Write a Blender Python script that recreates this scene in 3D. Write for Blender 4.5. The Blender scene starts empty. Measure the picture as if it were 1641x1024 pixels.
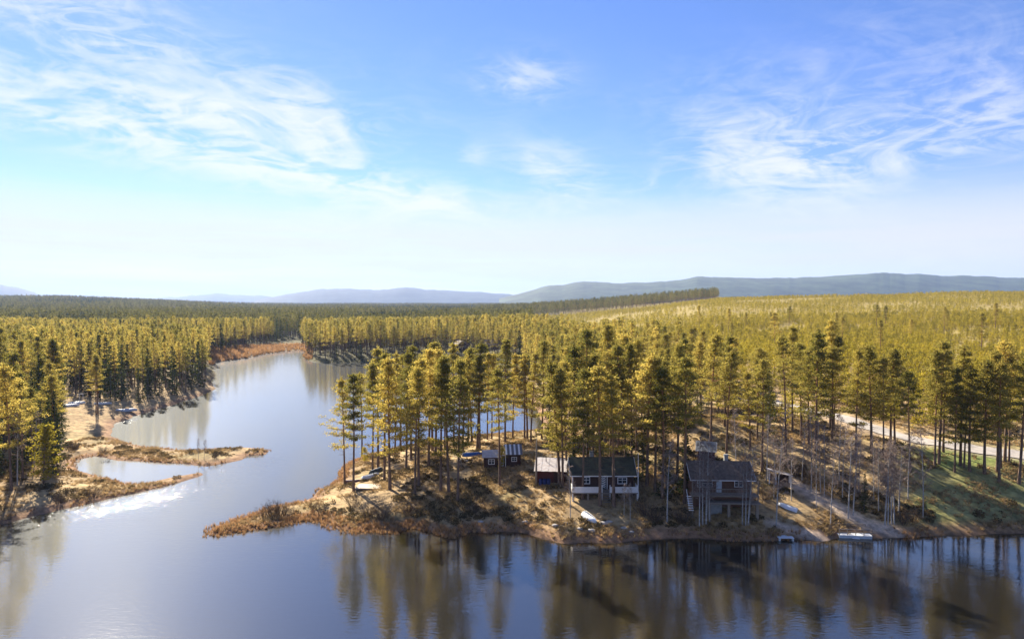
import bpy, math, random
import numpy as np
R = math.radians
scene = bpy.context.scene
SUN_AZ, SUN_EL = -31.0, 31.0      # degrees; azimuth to the left of straight ahead
# ------------------------------------------------------------------ camera
CAM_Z, F_PX, HOR = 31.0, 1110.0, 483.0
PITCH = math.atan((512.0 - HOR) / F_PX)
cd = bpy.data.cameras.new('camera'); cam = bpy.data.objects.new('camera', cd)
scene.collection.objects.link(cam); scene.camera = cam
cam.location = (0, 0, CAM_Z); cam.rotation_euler = (math.pi/2 - PITCH, 0, 0)
cd.sensor_width = 36.0; cd.lens = F_PX / 1641.0 * 36.0
cd.clip_start = 0.5; cd.clip_end = 60000
# ------------------------------------------------------------------ sky, sun, exposure
world = bpy.data.worlds.new('World'); scene.world = world; world.use_nodes = True
wt = world.node_tree; wt.nodes.clear()
def N(nt, kind, **kw):
    n = nt.nodes.new(kind)
    for k, v in kw.items():
        if k == 'inp':
            for a, b in v.items(): n.inputs[a].default_value = b
        else: setattr(n, k, v)
    return n
def build_sky():
    L = wt.links.new
    def M(op, a, b=None, c=None):
        n = N(wt, 'ShaderNodeMath', operation=op)
        for i, v in enumerate((a, b, c)):
            if v is None: continue
            if isinstance(v, (int, float)): n.inputs[i].default_value = v
            else: L(v, n.inputs[i])
        return n.outputs[0]
    sky = N(wt, 'ShaderNodeTexSky', sky_type='NISHITA', sun_disc=False)
    sky.sun_elevation = R(SUN_EL); sky.sun_rotation = R(SUN_AZ)
    sky.altitude = 300; sky.air_density = 1.0; sky.dust_density = 0.05; sky.ozone_density = 4.0
    hs = N(wt, 'ShaderNodeHueSaturation', inp={'Saturation': 1.1, 'Value': 1.0})
    tn = N(wt, 'ShaderNodeMix', data_type='RGBA', blend_type='MULTIPLY'); tn.inputs[0].default_value = 1.0
    L(sky.outputs[0], tn.inputs[6]); tn.inputs[7].default_value = (1.0, .915, 1.13, 1); L(tn.outputs[2], hs.inputs['Color'])
    tc = N(wt, 'ShaderNodeTexCoord'); sp = N(wt, 'ShaderNodeSeparateXYZ')
    L(tc.outputs['Generated'], sp.inputs[0])
    x, y, z = sp.outputs
    az = M('ARCTAN2', x, y); el = M('ARCSINE', z)
    # cirrus plane coordinates
    zz = M('ADD', M('MAXIMUM', z, 0.0), 0.12)
    cx = N(wt, 'ShaderNodeCombineXYZ'); L(M('DIVIDE', x, zz), cx.inputs[0]); L(M('DIVIDE', y, zz), cx.inputs[1])
    def noise(scale, rot, st, detail, rough, dist, off=(0, 0, 0)):
        mp = N(wt, 'ShaderNodeMapping'); mp.inputs['Rotation'].default_value = (0, 0, R(rot))
        mp.inputs['Scale'].default_value = st; mp.inputs['Location'].default_value = off
        L(cx.outputs[0], mp.inputs[0])
        n = N(wt, 'ShaderNodeTexNoise', inp={'Scale': scale, 'Detail': detail, 'Roughness': rough, 'Distortion': dist})
        L(mp.outputs[0], n.inputs['Vector']); return n.outputs['Fac']
    cyl0 = N(wt, 'ShaderNodeCombineXYZ'); L(az, cyl0.inputs[0]); L(el, cyl0.inputs[1])
    def wnoise(scale, rot, st, detail, rough, dist, off=(0, 0, 0)):
        mp = N(wt, 'ShaderNodeMapping'); mp.inputs['Rotation'].default_value = (0, 0, R(rot)); mp.inputs['Scale'].default_value = st; mp.inputs['Location'].default_value = off
        L(cyl0.outputs[0], mp.inputs[0])
        n = N(wt, 'ShaderNodeTexNoise', inp={'Scale': scale, 'Detail': detail, 'Roughness': rough, 'Distortion': dist}); L(mp.outputs[0], n.inputs['Vector']); return n.outputs['Fac']
    fib = wnoise(6.0, 14, (1.0, 2.4, 1), 9, .6, 1.6, (2.0, 0, 0))
    fib2 = wnoise(15.0, 24, (.7, 2.6, 1), 7, .62, 2.2, (3.1, 1.7, 0))
    big = noise(0.55, 0, (1, 1.4, 1), 3, 0.5, 0.4, (7.3, 2.2, 0))
    def sstep(v, a, b):
        n = N(wt, 'ShaderNodeMapRange', interpolation_type='SMOOTHSTEP', inp={'From Min': a, 'From Max': b})
        L(v, n.inputs['Value']); return n.outputs[0]
    blobs = [  # px, py, half-width, half-height, tilt, weight
        (1235, 245, 105, 50, -8, 1.15), (1480, 235, 190, 26, 4, .8), (1560, 170, 130, 40, 0, .42), (1290, 300, 60, 25, 0, .55),
        (215, 165, 200, 28, -7, 1.0), (350, 190, 60, 22, -10, 1.0), (330, 250, 250, 28, -9, 1.25), (500, 195, 66, 30, -35, 1.05), (440, 268, 200, 14, -7, .7),
        (600, 300, 140, 24, -12, .95), (890, 282, 68, 36, -20, 1.05), (840, 128, 60, 26, 0, .6), (130, 40, 270, 40, -14, .8),
        (60, 200, 120, 18, 0, .6), (1020, 297, 30, 8, 0, .5), (760, 255, 22, 14, 30, .5), (690, 320, 60, 14, 15, .55)]
    acc = None
    for px, py, sx, sy, tl, w in blobs:
        a0 = math.atan((px - 820.5) / F_PX); e0 = math.atan((HOR - py) / F_PX * math.cos(a0))
        da = M('SUBTRACT', az, a0); de = M('SUBTRACT', el, e0); c, s = math.cos(R(tl)), math.sin(R(tl))
        u = M('DIVIDE', M('ADD', M('MULTIPLY', da, c), M('MULTIPLY', de, s)), sx / F_PX)
        v = M('DIVIDE', M('SUBTRACT', M('MULTIPLY', de, c), M('MULTIPLY', da, s)), sy / F_PX)
        g = M('MULTIPLY', M('EXPONENT', M('MULTIPLY', M('ADD', M('MULTIPLY', u, u), M('MULTIPLY', v, v)), -0.8)), w)
        acc = g if acc is None else M('ADD', acc, g)
    # the rest of the sky carries the same scattered wisps
    rest = M('MULTIPLY', sstep(big, .50, .72), M('MULTIPLY', sstep(M('ABSOLUTE', az), .75, 1.0), .8))
    acc = M('ADD', M('ADD', acc, rest), M('MULTIPLY', sstep(big, .38, .75), 0.26))
    wisp = M('ADD', M('MULTIPLY', sstep(fib, .42, .72), .85), M('MULTIPLY', sstep(fib2, .42, .70), .5))
    cir = M('MULTIPLY', M('SUBTRACT', 1.0, M('EXPONENT', M('MULTIPLY', M('MULTIPLY', acc, wisp), -1.35))), .95)
    # pale sheet of thin cloud low over the horizon, streaked
    cyl = N(wt, 'ShaderNodeCombineXYZ'); L(M('MULTIPLY', az, 1.6), cyl.inputs[0]); L(M('MULTIPLY', el, 26), cyl.inputs[1])
    ns = N(wt, 'ShaderNodeTexNoise', inp={'Scale': 1.5, 'Detail': 6, 'Roughness': .6, 'Distortion': .35}); L(cyl.outputs[0], ns.inputs['Vector'])
    low = M('MULTIPLY', sstep(M('ADD', el, M('MULTIPLY', M('SUBTRACT', ns.outputs['Fac'], .5),   .09)), .175, .085),
            M('ADD', M('MULTIPLY', sstep(ns.outputs['Fac'], .3, .65), .34), .66))
    mix0 = N(wt, 'ShaderNodeMix', data_type='RGBA'); L(low, mix0.inputs[0]); L(hs.outputs[0], mix0.inputs[6]); mix0.inputs[7].default_value = (5.6, 5.65, 5.9, 1)
    mix = N(wt, 'ShaderNodeMix', data_type='RGBA'); L(cir, mix.inputs[0]); L(mix0.outputs[2], mix.inputs[6]); mix.inputs[7].default_value = (6.5, 6.6, 6.8, 1)
    bg = N(wt, 'ShaderNodeBackground', inp={'Strength': 0.051}); L(mix.outputs[2], bg.inputs[0])
    out = N(wt, 'ShaderNodeOutputWorld'); L(bg.outputs[0], out.inputs[0])
build_sky()
sd = bpy.data.lights.new('sun', 'SUN'); so = bpy.data.objects.new('sun', sd); scene.collection.objects.link(so)
sd.energy = 5.0; sd.angle = R(0.53); sd.color = (1.0, .90, .74)
so.rotation_euler = (R(90 - SUN_EL), 0, R(180 - SUN_AZ)); so.location = (-200, 300, 300)
scene.view_settings.view_transform = 'Standard'; scene.view_settings.look = 'None'
scene.view_settings.exposure = 1.6; scene.view_settings.gamma = 1.0
scene.view_settings.use_curve_mapping = False
scene.cycles.use_denoising = True
scene.cycles.max_bounces = 6; scene.cycles.diffuse_bounces = 4; scene.cycles.glossy_bounces = 3
scene.cycles.transmission_bounces = 3; scene.cycles.volume_bounces = 0; scene.cycles.transparent_max_bounces = 4
scene.cycles.caustics_reflective = False; scene.cycles.caustics_refractive = False

# ------------------------------------------------------------------ helpers
C = scene.collection.objects
rng = np.random.default_rng(7); random.seed(7)
def smooth(t): t = np.clip(t, 0, 1); return t*t*(3-2*t)
def vnoise(x, y, seed=0):
    xi = np.floor(x).astype(np.int64); yi = np.floor(y).astype(np.int64); u = smooth(x-xi); v = smooth(y-yi)
    def h(a, b):
        n = (a*374761393 + b*668265263 + seed*974711) & 0x7fffffff
        n = ((n ^ (n >> 13)) * 1274126177) & 0x7fffffff
        return ((n ^ (n >> 16)) & 0xffff) / 65535.0
    return (h(xi, yi)*(1-u)+h(xi+1, yi)*u)*(1-v) + (h(xi, yi+1)*(1-u)+h(xi+1, yi+1)*u)*v - .5
def fbm(x, y, seed=0, o=4):
    s = 0; a = 1
    for i in range(o): s = s + a*vnoise(x*2**i, y*2**i, seed+i); a *= .5
    return s
def tag(o, label=None, cat=None, group=None, kind=None):
    for k, v in (('label', label), ('category', cat), ('group', group), ('kind', kind)):
        if v: o[k] = v
    return o
def mesh_np(name, V, faces, mats, fmat=None, smooth_f=False):
    """faces: list of arrays (n,k) with k vertices each"""
    me = bpy.data.meshes.new(name); V = np.asarray(V, np.float32)
    me.vertices.add(len(V)); me.vertices.foreach_set('co', V.ravel())
    faces = [np.asarray(f, np.int32) for f in faces if len(f)]
    loops = np.concatenate([f.ravel() for f in faces]); sizes = np.concatenate([np.full(len(f), f.shape[1], np.int32) for f in faces])
    me.loops.add(len(loops)); me.loops.foreach_set('vertex_index', loops)
    me.polygons.add(len(sizes)); st = np.concatenate([[0], np.cumsum(sizes)[:-1]]).astype(np.int32)
    me.polygons.foreach_set('loop_start', st)
    if fmat is not None: me.polygons.foreach_set('material_index', np.concatenate(fmat).astype(np.int32))
    if smooth_f: me.polygons.foreach_set('use_smooth', np.ones(len(sizes), bool))
    for m in mats: me.materials.append(m)
    me.update(calc_edges=True); me.validate(); return me
def link(name, me, parent=None, loc=None):
    o = bpy.data.objects.new(name, me); C.link(o)
    if parent is not None: o.parent = parent
    if loc is not None: o.location = loc
    return o
def empty(name, loc, rz=0, label=None, cat=None, group=None):
    o = bpy.data.objects.new(name, None); C.link(o); o.location = loc; o.rotation_euler = (0, 0, rz); o.empty_display_size = .3
    return tag(o, label, cat, group)
class MB:
    def __init__(s): s.v = []; s.f = {3: [], 4: []}; s.n = 0; s.poly = []
    def add(s, V, F):
        for f in F: s.poly.append([i + s.n for i in f])
        s.v += [tuple(map(float, p)) for p in V]; s.n += len(V); return s
    def box(s, x0, x1, y0, y1, z0, z1):
        V = [(x, y, z) for z in (z0, z1) for y in (y0, y1) for x in (x0, x1)]
        return s.add(V, [(0, 2, 3, 1), (4, 5, 7, 6), (0, 1, 5, 4), (2, 6, 7, 3), (0, 4, 6, 2), (1, 3, 7, 5)])
    def bar(s, a, b, w, h=None):
        h = h or w; a = np.array(a, float); b = np.array(b, float); d = b - a; d /= np.linalg.norm(d)
        up = np.array((0, 0, 1.)) if abs(d[2]) < .95 else np.array((0, 1., 0))
        sx = np.cross(d, up); sx /= np.linalg.norm(sx); sy = np.cross(sx, d)
        V = [p + sx*i*w/2 + sy*j*h/2 for p in (a, b) for i, j in ((-1, -1), (1, -1), (1, 1), (-1, 1))]
        return s.add(V, [(0, 1, 2, 3), (7, 6, 5, 4), (0, 4, 5, 1), (1, 5, 6, 2), (2, 6, 7, 3), (3, 7, 4, 0)])
    def tube(s, pts, rad, k=8, cap=True):
        pts = [np.array(p, float) for p in pts]; V = []; F = []
        for i, p in enumerate(pts):
            d = pts[min(i+1, len(pts)-1)] - pts[max(i-1, 0)]; d /= np.linalg.norm(d)
            up = np.array((0, 0, 1.)) if abs(d[2]) < .9 else np.array((0, 1., 0))
            a = np.cross(d, up); a /= np.linalg.norm(a); b = np.cross(d, a)
            r = rad[i] if hasattr(rad, '__len__') else rad
            V += [p + r*(a*math.cos(2*math.pi*j/k) + b*math.sin(2*math.pi*j/k)) for j in range(k)]
        for i in range(len(pts)-1):
            for j in range(k): F.append((i*k+j, i*k+(j+1) % k, (i+1)*k+(j+1) % k, (i+1)*k+j))
        if cap: F += [tuple(range(k))[::-1], tuple(range((len(pts)-1)*k, len(pts)*k))]
        return s.add(V, F)
    def slab(s, quad, t):
        """a quad given by four corners, thickened downwards along its normal"""
        q = [np.array(p, float) for p in quad]; n = np.cross(q[1]-q[0], q[3]-q[0]); n /= np.linalg.norm(n)
        return s.add(q + [p - n*t for p in q], [(0, 1, 2, 3), (7, 6, 5, 4), (0, 4, 5, 1), (1, 5, 6, 2), (2, 6, 7, 3), (3, 7, 4, 0)])
    def build(s, name, mat, parent=None, smooth_f=False, loc=None):
        me = bpy.data.meshes.new(name); me.from_pydata(s.v, [], s.poly); me.materials.append(mat)
        if smooth_f: me.polygons.foreach_set('use_smooth', [True]*len(me.polygons))
        me.update(); return link(name, me, parent, loc)
# ------------------------------------------------------------------ materials
def mat(name, col, rough=.8, var=.25, scale=3.0, col2=None, bump=.0, spec=.3, metal=0., coord='Object', stretch=(1, 1, 1)):
    m = bpy.data.materials.new(name); m.use_nodes = True; nt = m.node_tree; L = nt.links.new
    b = nt.nodes['Principled BSDF']; b.inputs['Roughness'].default_value = rough
    b.inputs['Specular IOR Level'].default_value = spec; b.inputs['Metallic'].default_value = metal
    tc = N(nt, 'ShaderNodeTexCoord'); mp = N(nt, 'ShaderNodeMapping'); mp.inputs['Scale'].default_value = stretch
    L(tc.outputs[coord], mp.inputs[0])
    n = N(nt, 'ShaderNodeTexNoise', inp={'Scale': scale, 'Detail': 5, 'Roughness': .62}); L(mp.outputs[0], n.inputs['Vector'])
    r = N(nt, 'ShaderNodeMapRange', inp={'From Min': .3, 'From Max': .7}); L(n.outputs['Fac'], r.inputs['Value'])
    mx = N(nt, 'ShaderNodeMix', data_type='RGBA'); L(r.outputs[0], mx.inputs[0])
    c2 = col2 or tuple(c*(1-var*1.6) for c in col)
    mx.inputs[6].default_value = (*c2, 1); mx.inputs[7].default_value = (*col, 1)
    L(mx.outputs[2], b.inputs['Base Color'])
    if bump:
        bp = N(nt, 'ShaderNodeBump', inp={'Strength': bump, 'Distance': .05}); L(n.outputs['Fac'], bp.inputs['Height']); L(bp.outputs[0], b.inputs['Normal'])
    return m
def leafmat(name, ca, cb, trans=.4, objvar=.25):
    m = bpy.data.materials.new(name); m.use_nodes = True; nt = m.node_tree; L = nt.links.new; nt.nodes.clear()
    g = N(nt, 'ShaderNodeNewGeometry'); oi = N(nt, 'ShaderNodeObjectInfo')
    mx = N(nt, 'ShaderNodeMix', data_type='RGBA'); mx.inputs[6].default_value = (*ca, 1); mx.inputs[7].default_value = (*cb, 1)
    a = N(nt, 'ShaderNodeMath', operation='MULTIPLY', inp={1: .55}); L(g.outputs['Random Per Island'], a.inputs[0])
    a2 = N(nt, 'ShaderNodeMath', operation='MULTIPLY_ADD', inp={1: .45}); L(oi.outputs['Random'], a2.inputs[0]); L(a.outputs[0], a2.inputs[2])
    L(a2.outputs[0], mx.inputs[0])
    hs = N(nt, 'ShaderNodeHueSaturation'); L(mx.outputs[2], hs.inputs['Color'])
    v = N(nt, 'ShaderNodeMapRange', inp={'To Min': 1-objvar, 'To Max': 1+objvar}); L(oi.outputs['Random'], v.inputs['Value']); L(v.outputs[0], hs.inputs['Value'])
    d = N(nt, 'ShaderNodeBsdfDiffuse'); t = N(nt, 'ShaderNodeBsdfTranslucent'); L(hs.outputs[0], d.inputs[0]); L(hs.outputs[0], t.inputs[0])
    ms = N(nt, 'ShaderNodeMixShader', inp={0: trans}); L(d.outputs[0], ms.inputs[1]); L(t.outputs[0], ms.inputs[2])
    o = N(nt, 'ShaderNodeOutputMaterial'); L(ms.outputs[0], o.inputs[0]); return m
def barkmat():
    m = mat('pine_bark', (.25, .165, .115), .9, .45, 6, bump=.4, stretch=(1, 1, .35)); nt = m.node_tree; L = nt.links.new
    b = nt.nodes['Principled BSDF']; src = b.inputs['Base Color'].links[0].from_socket
    tc = N(nt, 'ShaderNodeTexCoord'); sp = N(nt, 'ShaderNodeSeparateXYZ'); L(tc.outputs['Object'], sp.inputs[0])
    r = N(nt, 'ShaderNodeMapRange', inp={'From Min': 4.5, 'From Max': 9.5}); L(sp.outputs[2], r.inputs['Value'])
    mx = N(nt, 'ShaderNodeMix', data_type='RGBA'); L(r.outputs[0], mx.inputs[0]); L(src, mx.inputs[6]); mx.inputs[7].default_value = (.34, .17, .075, 1)
    L(mx.outputs[2], b.inputs['Base Color']); return m
M = dict(
    bark=barkmat(), gbark=mat('grey_bark', (.17, .14, .115), .9, .4, 6),
    bbark=mat('birch_bark', (.62, .60, .56), .8, .1, 5, col2=(.16, .14, .13), stretch=(1, 1, 3)),
    twig=mat('birch_twig', (.36, .27, .22), .9, .3, 2),
    pine=leafmat('pine_needles', (.19, .20, .042), (.50, .365, .08), .55, .3),
    young=leafmat('young_pine_needles', (.24, .22, .026), (.44, .335, .042), .5, .25),
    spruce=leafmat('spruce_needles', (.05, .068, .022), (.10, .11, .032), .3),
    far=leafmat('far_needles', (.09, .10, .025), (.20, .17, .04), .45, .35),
    grass=leafmat('dry_grass_blades', (.30, .20, .09), (.52, .38, .19), .35),
    reed=leafmat('reed_blades', (.30, .16, .07), (.54, .34, .16), .35),
    heath=leafmat('heather_leaves', (.08, .07, .03), (.19, .13, .065), .3),
    shrub=mat('bare_shrub_twig', (.15, .10, .065), .9, .35, 3),
    red=mat('falu_red_boards', (.13, .030, .022), .85, .35, 5, stretch=(6, 6, .4)),
    dark=mat('dark_brown_boards', (.075, .035, .025), .85, .35, 5, stretch=(6, 6, .4)),
    white=mat('white_paint', (.80, .79, .77), .55, .07, 3),
    glass=mat('window_glass', (.03, .035, .04), .08, .1, 2, spec=.6),
    roofd=mat('dark_mossy_roofing', (.075, .08, .05), .9, .4, 1.2, col2=(.035, .034, .028), bump=.3),
    roofg=mat('grey_brown_roofing', (.19, .14, .105), .9, .35, 2.5, bump=.3),
    tin=mat('weathered_tin', (.55, .53, .52), .5, .25, 2.0, col2=(.40, .34, .32)),
    tind=mat('dark_tin', (.17, .17, .18), .5, .2, 2),
    wood=mat('grey_weathered_timber', (.33, .27, .21), .85, .3, 4, stretch=(1, 1, 5)),
    palew=mat('pale_new_timber', (.62, .53, .40), .8, .15, 4, stretch=(1, 6, 1)),
    brownw=mat('brown_stained_timber', (.17, .085, .05), .8, .25, 4),
    blue=mat('blue_tarpaulin', (.03, .12, .42), .5, .2, 2),
    bluep=mat('blue_plastic', (.015, .035, .16), .4, .15, 3),
    floatb=mat('blue_grey_float', (.13, .20, .32), .45, .15, 3),
    hull=mat('white_glassfibre', (.74, .77, .80), .35, .08, 1.5), hulld=mat('dark_hull', (.03, .04, .045), .5, .2, 2),
    alu=mat('pale_aluminium', (.52, .58, .62), .4, .1, 2), maroon=mat('maroon_hull', (.14, .05, .06), .5, .2, 2),
    cream=mat('pale_green_plastic', (.55, .66, .55), .5, .1, 3), black=mat('dark_metal', (.05, .055, .06), .5, .1, 3),
    stone=mat('pale_stone', (.48, .44, .39), .9, .25, 3, bump=.4), conc=mat('grey_concrete', (.33, .34, .33), .9, .25, 2),
    gravel=mat('gravel', (.50, .45, .39), .95, .22, 1.2, bump=.2), ash=mat('ash_and_earth', (.16, .09, .06), .95, .3, 4))
# ------------------------------------------------------------------ terrain
def ray(px, py):
    f, c, s = F_PX, math.cos(PITCH), math.sin(PITCH); u = 512.0 - np.asarray(py, float)
    return np.asarray(px, float) - 820.5, f*c + u*s, -f*s + u*c
def at_z(px, py, z=0.0):
    x, y, w = ray(px, py); t = (z - CAM_Z) / w; return x*t, y*t
def to_px(X, Y, Z):
    c, s = math.cos(PITCH), math.sin(PITCH); dz = np.asarray(Z) - CAM_Z
    d = Y*c - dz*s; u = Y*s + dz*c
    return 820.5 + F_PX*X/d, 512 - F_PX*u/d
shore_px = [(2300, 838), (1900, 848), (1641, 853), (1560, 857), (1480, 859), (1420, 861), (1392, 862), (1345, 861), (1322, 867), (1288, 864), (1240, 866),
    (1180, 867), (1120, 863), (1060, 863), (1012, 867), (985, 871), (940, 868), (905, 872), (870, 863), (840, 853), (810, 851), (780, 853),
    (755, 851), (725, 862), (690, 853), (660, 846), (640, 851), (600, 849), (570, 851), (540, 846), (520, 836), (490, 832), (470, 836), (440, 845),
    (400, 850), (362, 855), (336, 856), (332, 851), (352, 844), (395, 829), (430, 815), (480, 805), (500, 798), (510, 786), (530, 778), (541, 769),
    (546, 757), (556, 745), (580, 733), (625, 720), (680, 709), (735, 702), (790, 699), (830, 697), (866, 694), (870, 680), (864, 662), (857, 652),
    (852, 636), (846, 620), (838, 605), (828, 594), (790, 583), (735, 578), (700, 578), (640, 579), (600, 580), (560, 581), (520, 582), (490, 577), (484, 572),
    (490, 566), (480, 561), (452, 564), (425, 568), (400, 574), (370, 578), (346, 581), (340, 590), (346, 600), (337, 612), (344, 624),
    (330, 631), (300, 641), (270, 651), (235, 661), (214, 667), (205, 673), (188, 677), (177, 690), (178, 699), (200, 709), (240, 717), (300, 721),
    (350, 720), (400, 717), (432, 722), (424, 729), (398, 731), (388, 737), (358, 743), (330, 747), (290, 743), (240, 740), (190, 738), (150, 731),
    (125, 737), (117, 746), (127, 755), (150, 761), (180, 770), (210, 776), (240, 772), (280, 764), (322, 757), (326, 761), (280, 776), (220, 790), (160, 803),
    (100, 816), (50, 828), (0, 841), (-60, 862)]
PX = np.array(shore_px, float); sx_, sy_ = at_z(PX[:, 0], PX[:, 1])
poly = np.concatenate([np.stack([sx_, sy_], 1), [(-85, 70), (-105, 30), (-120, -60), (-100, -260), (60, -300), (260, -200), (300, 40)]])
# small wobble along the shore so that it is not a run of straight lines
def refine(P, step=2.5):
    out = []
    for i in range(len(P)):
        a, b = P[i], P[(i+1) % len(P)]; n = int(min(12, max(1, np.hypot(*(b-a))//step)))
        for k in range(n):
            q = a + (b-a)*k/n; w = min(1.1, np.hypot(*(b-a))*.12); q = q + w*np.array([fbm(np.array(q[0]*.33), np.array(q[1]*.33), 3), fbm(np.array(q[0]*.33), np.array(q[1]*.33), 9)]); out.append(q)
    return np.array(out)
poly = refine(poly)
def sdf(X, Y):
    shp = X.shape; x = X.ravel(); y = Y.ravel(); best = np.full(x.shape, 1e12); ins = np.zeros(x.shape, bool); n = len(poly)
    for i in range(n):
        ax, ay = poly[i]; bx, by = poly[(i+1) % n]; dx, dy = bx-ax, by-ay; l2 = dx*dx+dy*dy + 1e-9
        t = np.clip(((x-ax)*dx+(y-ay)*dy)/l2, 0, 1); best = np.minimum(best, (x-ax-t*dx)**2 + (y-ay-t*dy)**2)
        if ay != by:
            ins ^= ((ay > y) != (by > y)) & (x < (bx-ax)*(y-ay)/(by-ay) + ax)
    d = np.sqrt(best); return np.where(ins, -d, d).reshape(shp)
ctrl = [(560, 776, 1.2), (600, 788, 1.6), (650, 745, 2.4), (700, 738, 2.8), (700, 790, 2.4), (750, 742, 3.3), (805, 748, 3.8), (800, 790, 3.2), (880, 773, 4.0), (900, 815, 3.0),
    (970, 800, 3.4), (1060, 805, 3.2), (1050, 740, 6), (1160, 800, 4.0), (1150, 745, 6.2), (1250, 778, 4.8), (1260, 815, 2.6), (1340, 765, 5.4), (1340, 672, 8.4), (1420, 700, 7.8),
    (1500, 712, 7.0), (1600, 730, 6.4), (1560, 800, 3.4), (1450, 815, 3.0), (1640, 790, 3.8), (1150, 680, 8.5), (950, 712, 6), (1000, 640, 8), (800, 712, 2.6), (700, 714, 1.6), (868, 705, 3), (900, 640, 4),
    (100, 650, 3.2), (60, 760, 2.2), (200, 640, 2.6), (150, 705, 1.0), (0, 785, 2.6), (230, 728, .9), (420, 830, .9), (270, 768, .8), (320, 560, 3), (440, 556, .7), (410, 560, .7), (0, 640, 4.5), (560, 565, 3), (740, 560, 4.5), (1300, 600, 11), (1600, 640, 11)]
cp = np.array([(*at_z(a, b, z), z) for a, b, z in ctrl])
def terrain(X, Y, want_d=False):
    X = np.asarray(X, float); Y = np.asarray(Y, float); d = sdf(X, Y)
    num = np.zeros(X.shape); den = np.zeros(X.shape)
    for cx, cy, cz in cp:
        s = 6 + .06*np.hypot(cx, cy); w = 1/(((X-cx)**2+(Y-cy)**2)/s**2 + .15)**1.6; num += w*cz; den += w
    for cz, s in ((4.0, 1),): num += 2e-5*cz; den += 2e-5
    E = num/den
    Yp = np.maximum(Y, 60.0); a = X/Yp
    Zr = np.interp(a, [-.05, .03, .10, .16, .3, .5, .74, 1.2], [0, 2, 7, 12, 28, 33, 37, 40])
    t = np.clip((Yp-165)/(830-165), 0, 1); fall = 1-.6*smooth((Yp-900)/900)
    E = E + Zr*(t**.95)*fall + 2.2*fbm(X/90, Y/90, 5)*smooth((Yp-170)/200)
    E = E + 12*np.exp(-((Yp-1350)/300)**2)*smooth((a+.12)/.3)*(1-smooth((a-.33)/.1))
    E = E + 34*smooth((-.30-a)/.4)*smooth((Yp-700)/1900)*(1-smooth((Yp-4000)/3000))
    E = E + .28*fbm(X/3.2, Y/3.2, 11)*np.clip(d/5, 0, 1)*(Yp < 400) + .9*fbm(X/16, Y/16, 21)*np.clip(d/14, 0, 1)
    land = .10*np.clip(d, 0, 1.2) + np.maximum(E, .35)*(1-np.exp(-np.maximum(d, 0)/8.5))
    h = np.where(d > 0, land, np.maximum(d*.3, -1.6))
    return (h, d) if want_d else h
def ground(px, py):
    """the point of the terrain that stands at this direction from the viewpoint"""
    x, y, w = ray(px, py); T = np.geomspace(60, 2500, 700)/y; h = terrain(x*T, y*T); z = CAM_Z + w*T
    k = int(np.argmax(z < h)); k = max(k, 1)
    f0 = z[k-1]-h[k-1]; f1 = z[k]-h[k]; t = T[k-1] + (T[k]-T[k-1])*f0/(f0-f1)
    X, Y = x*t, y*t; return np.array([X, Y, float(terrain(np.array([X]), np.array([Y]))[0])])
def zat(x, y): return float(terrain(np.array([x]), np.array([y]))[0])
def axis(fine0, fine1, step, lo, hi, g):
    a = list(np.arange(fine0, fine1+1e-6, step)); s = step; v = a[-1]
    while v < hi: s *= g; v += s; a.append(v)
    s = step; v = a[0]; pre = []
    while v > lo: s *= g; v -= s; pre.append(v)
    return np.array(pre[::-1] + a)
gx = axis(-100, 120, .75, -14500, 14500, 1.065); gy = axis(76, 190, .75, -600, 13500, 1.05)
GX, GY = np.meshgrid(gx, gy); GZ, GD = terrain(GX, GY, True)
def line_dist(X, Y, pts):
    best = np.full(X.shape, 1e9)
    for (ax, ay), (bx, by) in zip(pts[:-1], pts[1:]):
        dx, dy = bx-ax, by-ay; t = np.clip(((X-ax)*dx+(Y-ay)*dy)/(dx*dx+dy*dy), 0, 1); best = np.minimum(best, np.hypot(X-ax-t*dx, Y-ay-t*dy))
    return best
road = np.array([ground(*p)[:2] for p in [(1215, 640), (1270, 650), (1340, 668), (1420, 695), (1500, 711), (1570, 721), (1641, 731), (1760, 742)]])
path = np.array([ground(*p)[:2] for p in [(1262, 770), (1310, 798), (1345, 815), (1385, 838), (1430, 850)]])
path2 = np.array([ground(*p)[:2] for p in [(1236, 838), (1275, 850), (1315, 862)]])
nx, ny = len(gx), len(gy)
idx = np.arange(nx*ny).reshape(ny, nx)
Fq = np.stack([idx[:-1, :-1], idx[:-1, 1:], idx[1:, 1:], idx[1:, :-1]], -1).reshape(-1, 4)
# colours of the soil itself, zone by zone
gold = np.array((.47, .335, .17)); floor_ = np.array((.32, .22, .115)); green = np.array((.20, .25, .07)); sedge = np.array((.27, .15, .085))
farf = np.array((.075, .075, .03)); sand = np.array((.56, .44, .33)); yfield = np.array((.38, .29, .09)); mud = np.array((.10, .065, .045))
col = np.zeros((ny, nx, 3)) + gold
ppx, ppy = to_px(GX, np.maximum(GY, 30), GZ)
def blend(c, w): global col; col = col*(1-w[..., None]) + c*w[..., None]
blend(floor_, smooth(.5+1.6*fbm(GX/9, GY/9, 31))*.8)
blend(np.array((.20, .13, .06)), smooth(-.1+2.2*fbm(GX/3.1, GY/3.1, 37))*.55)
blend(green, smooth((ppx-1400)/110)*smooth((GX-40)/12)*smooth((125-GY)/14)*(.55+.45*smooth(.5+fbm(GX/7, GY/7, 41)*2)))
blend(np.array((.17, .17, .05)), smooth(.1+2*fbm(GX/6, GY/6, 43))*.35*(GY < 170))
blend(sedge, smooth((3.4-GD)/2.6)*.85)
blend(mud, smooth((.35-GD)/.5)*.6)
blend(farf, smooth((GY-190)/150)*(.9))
blend(yfield, smooth((GY-170)/60)*smooth((GX/np.maximum(GY, 60)-.02)/.1)*.8)
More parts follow.
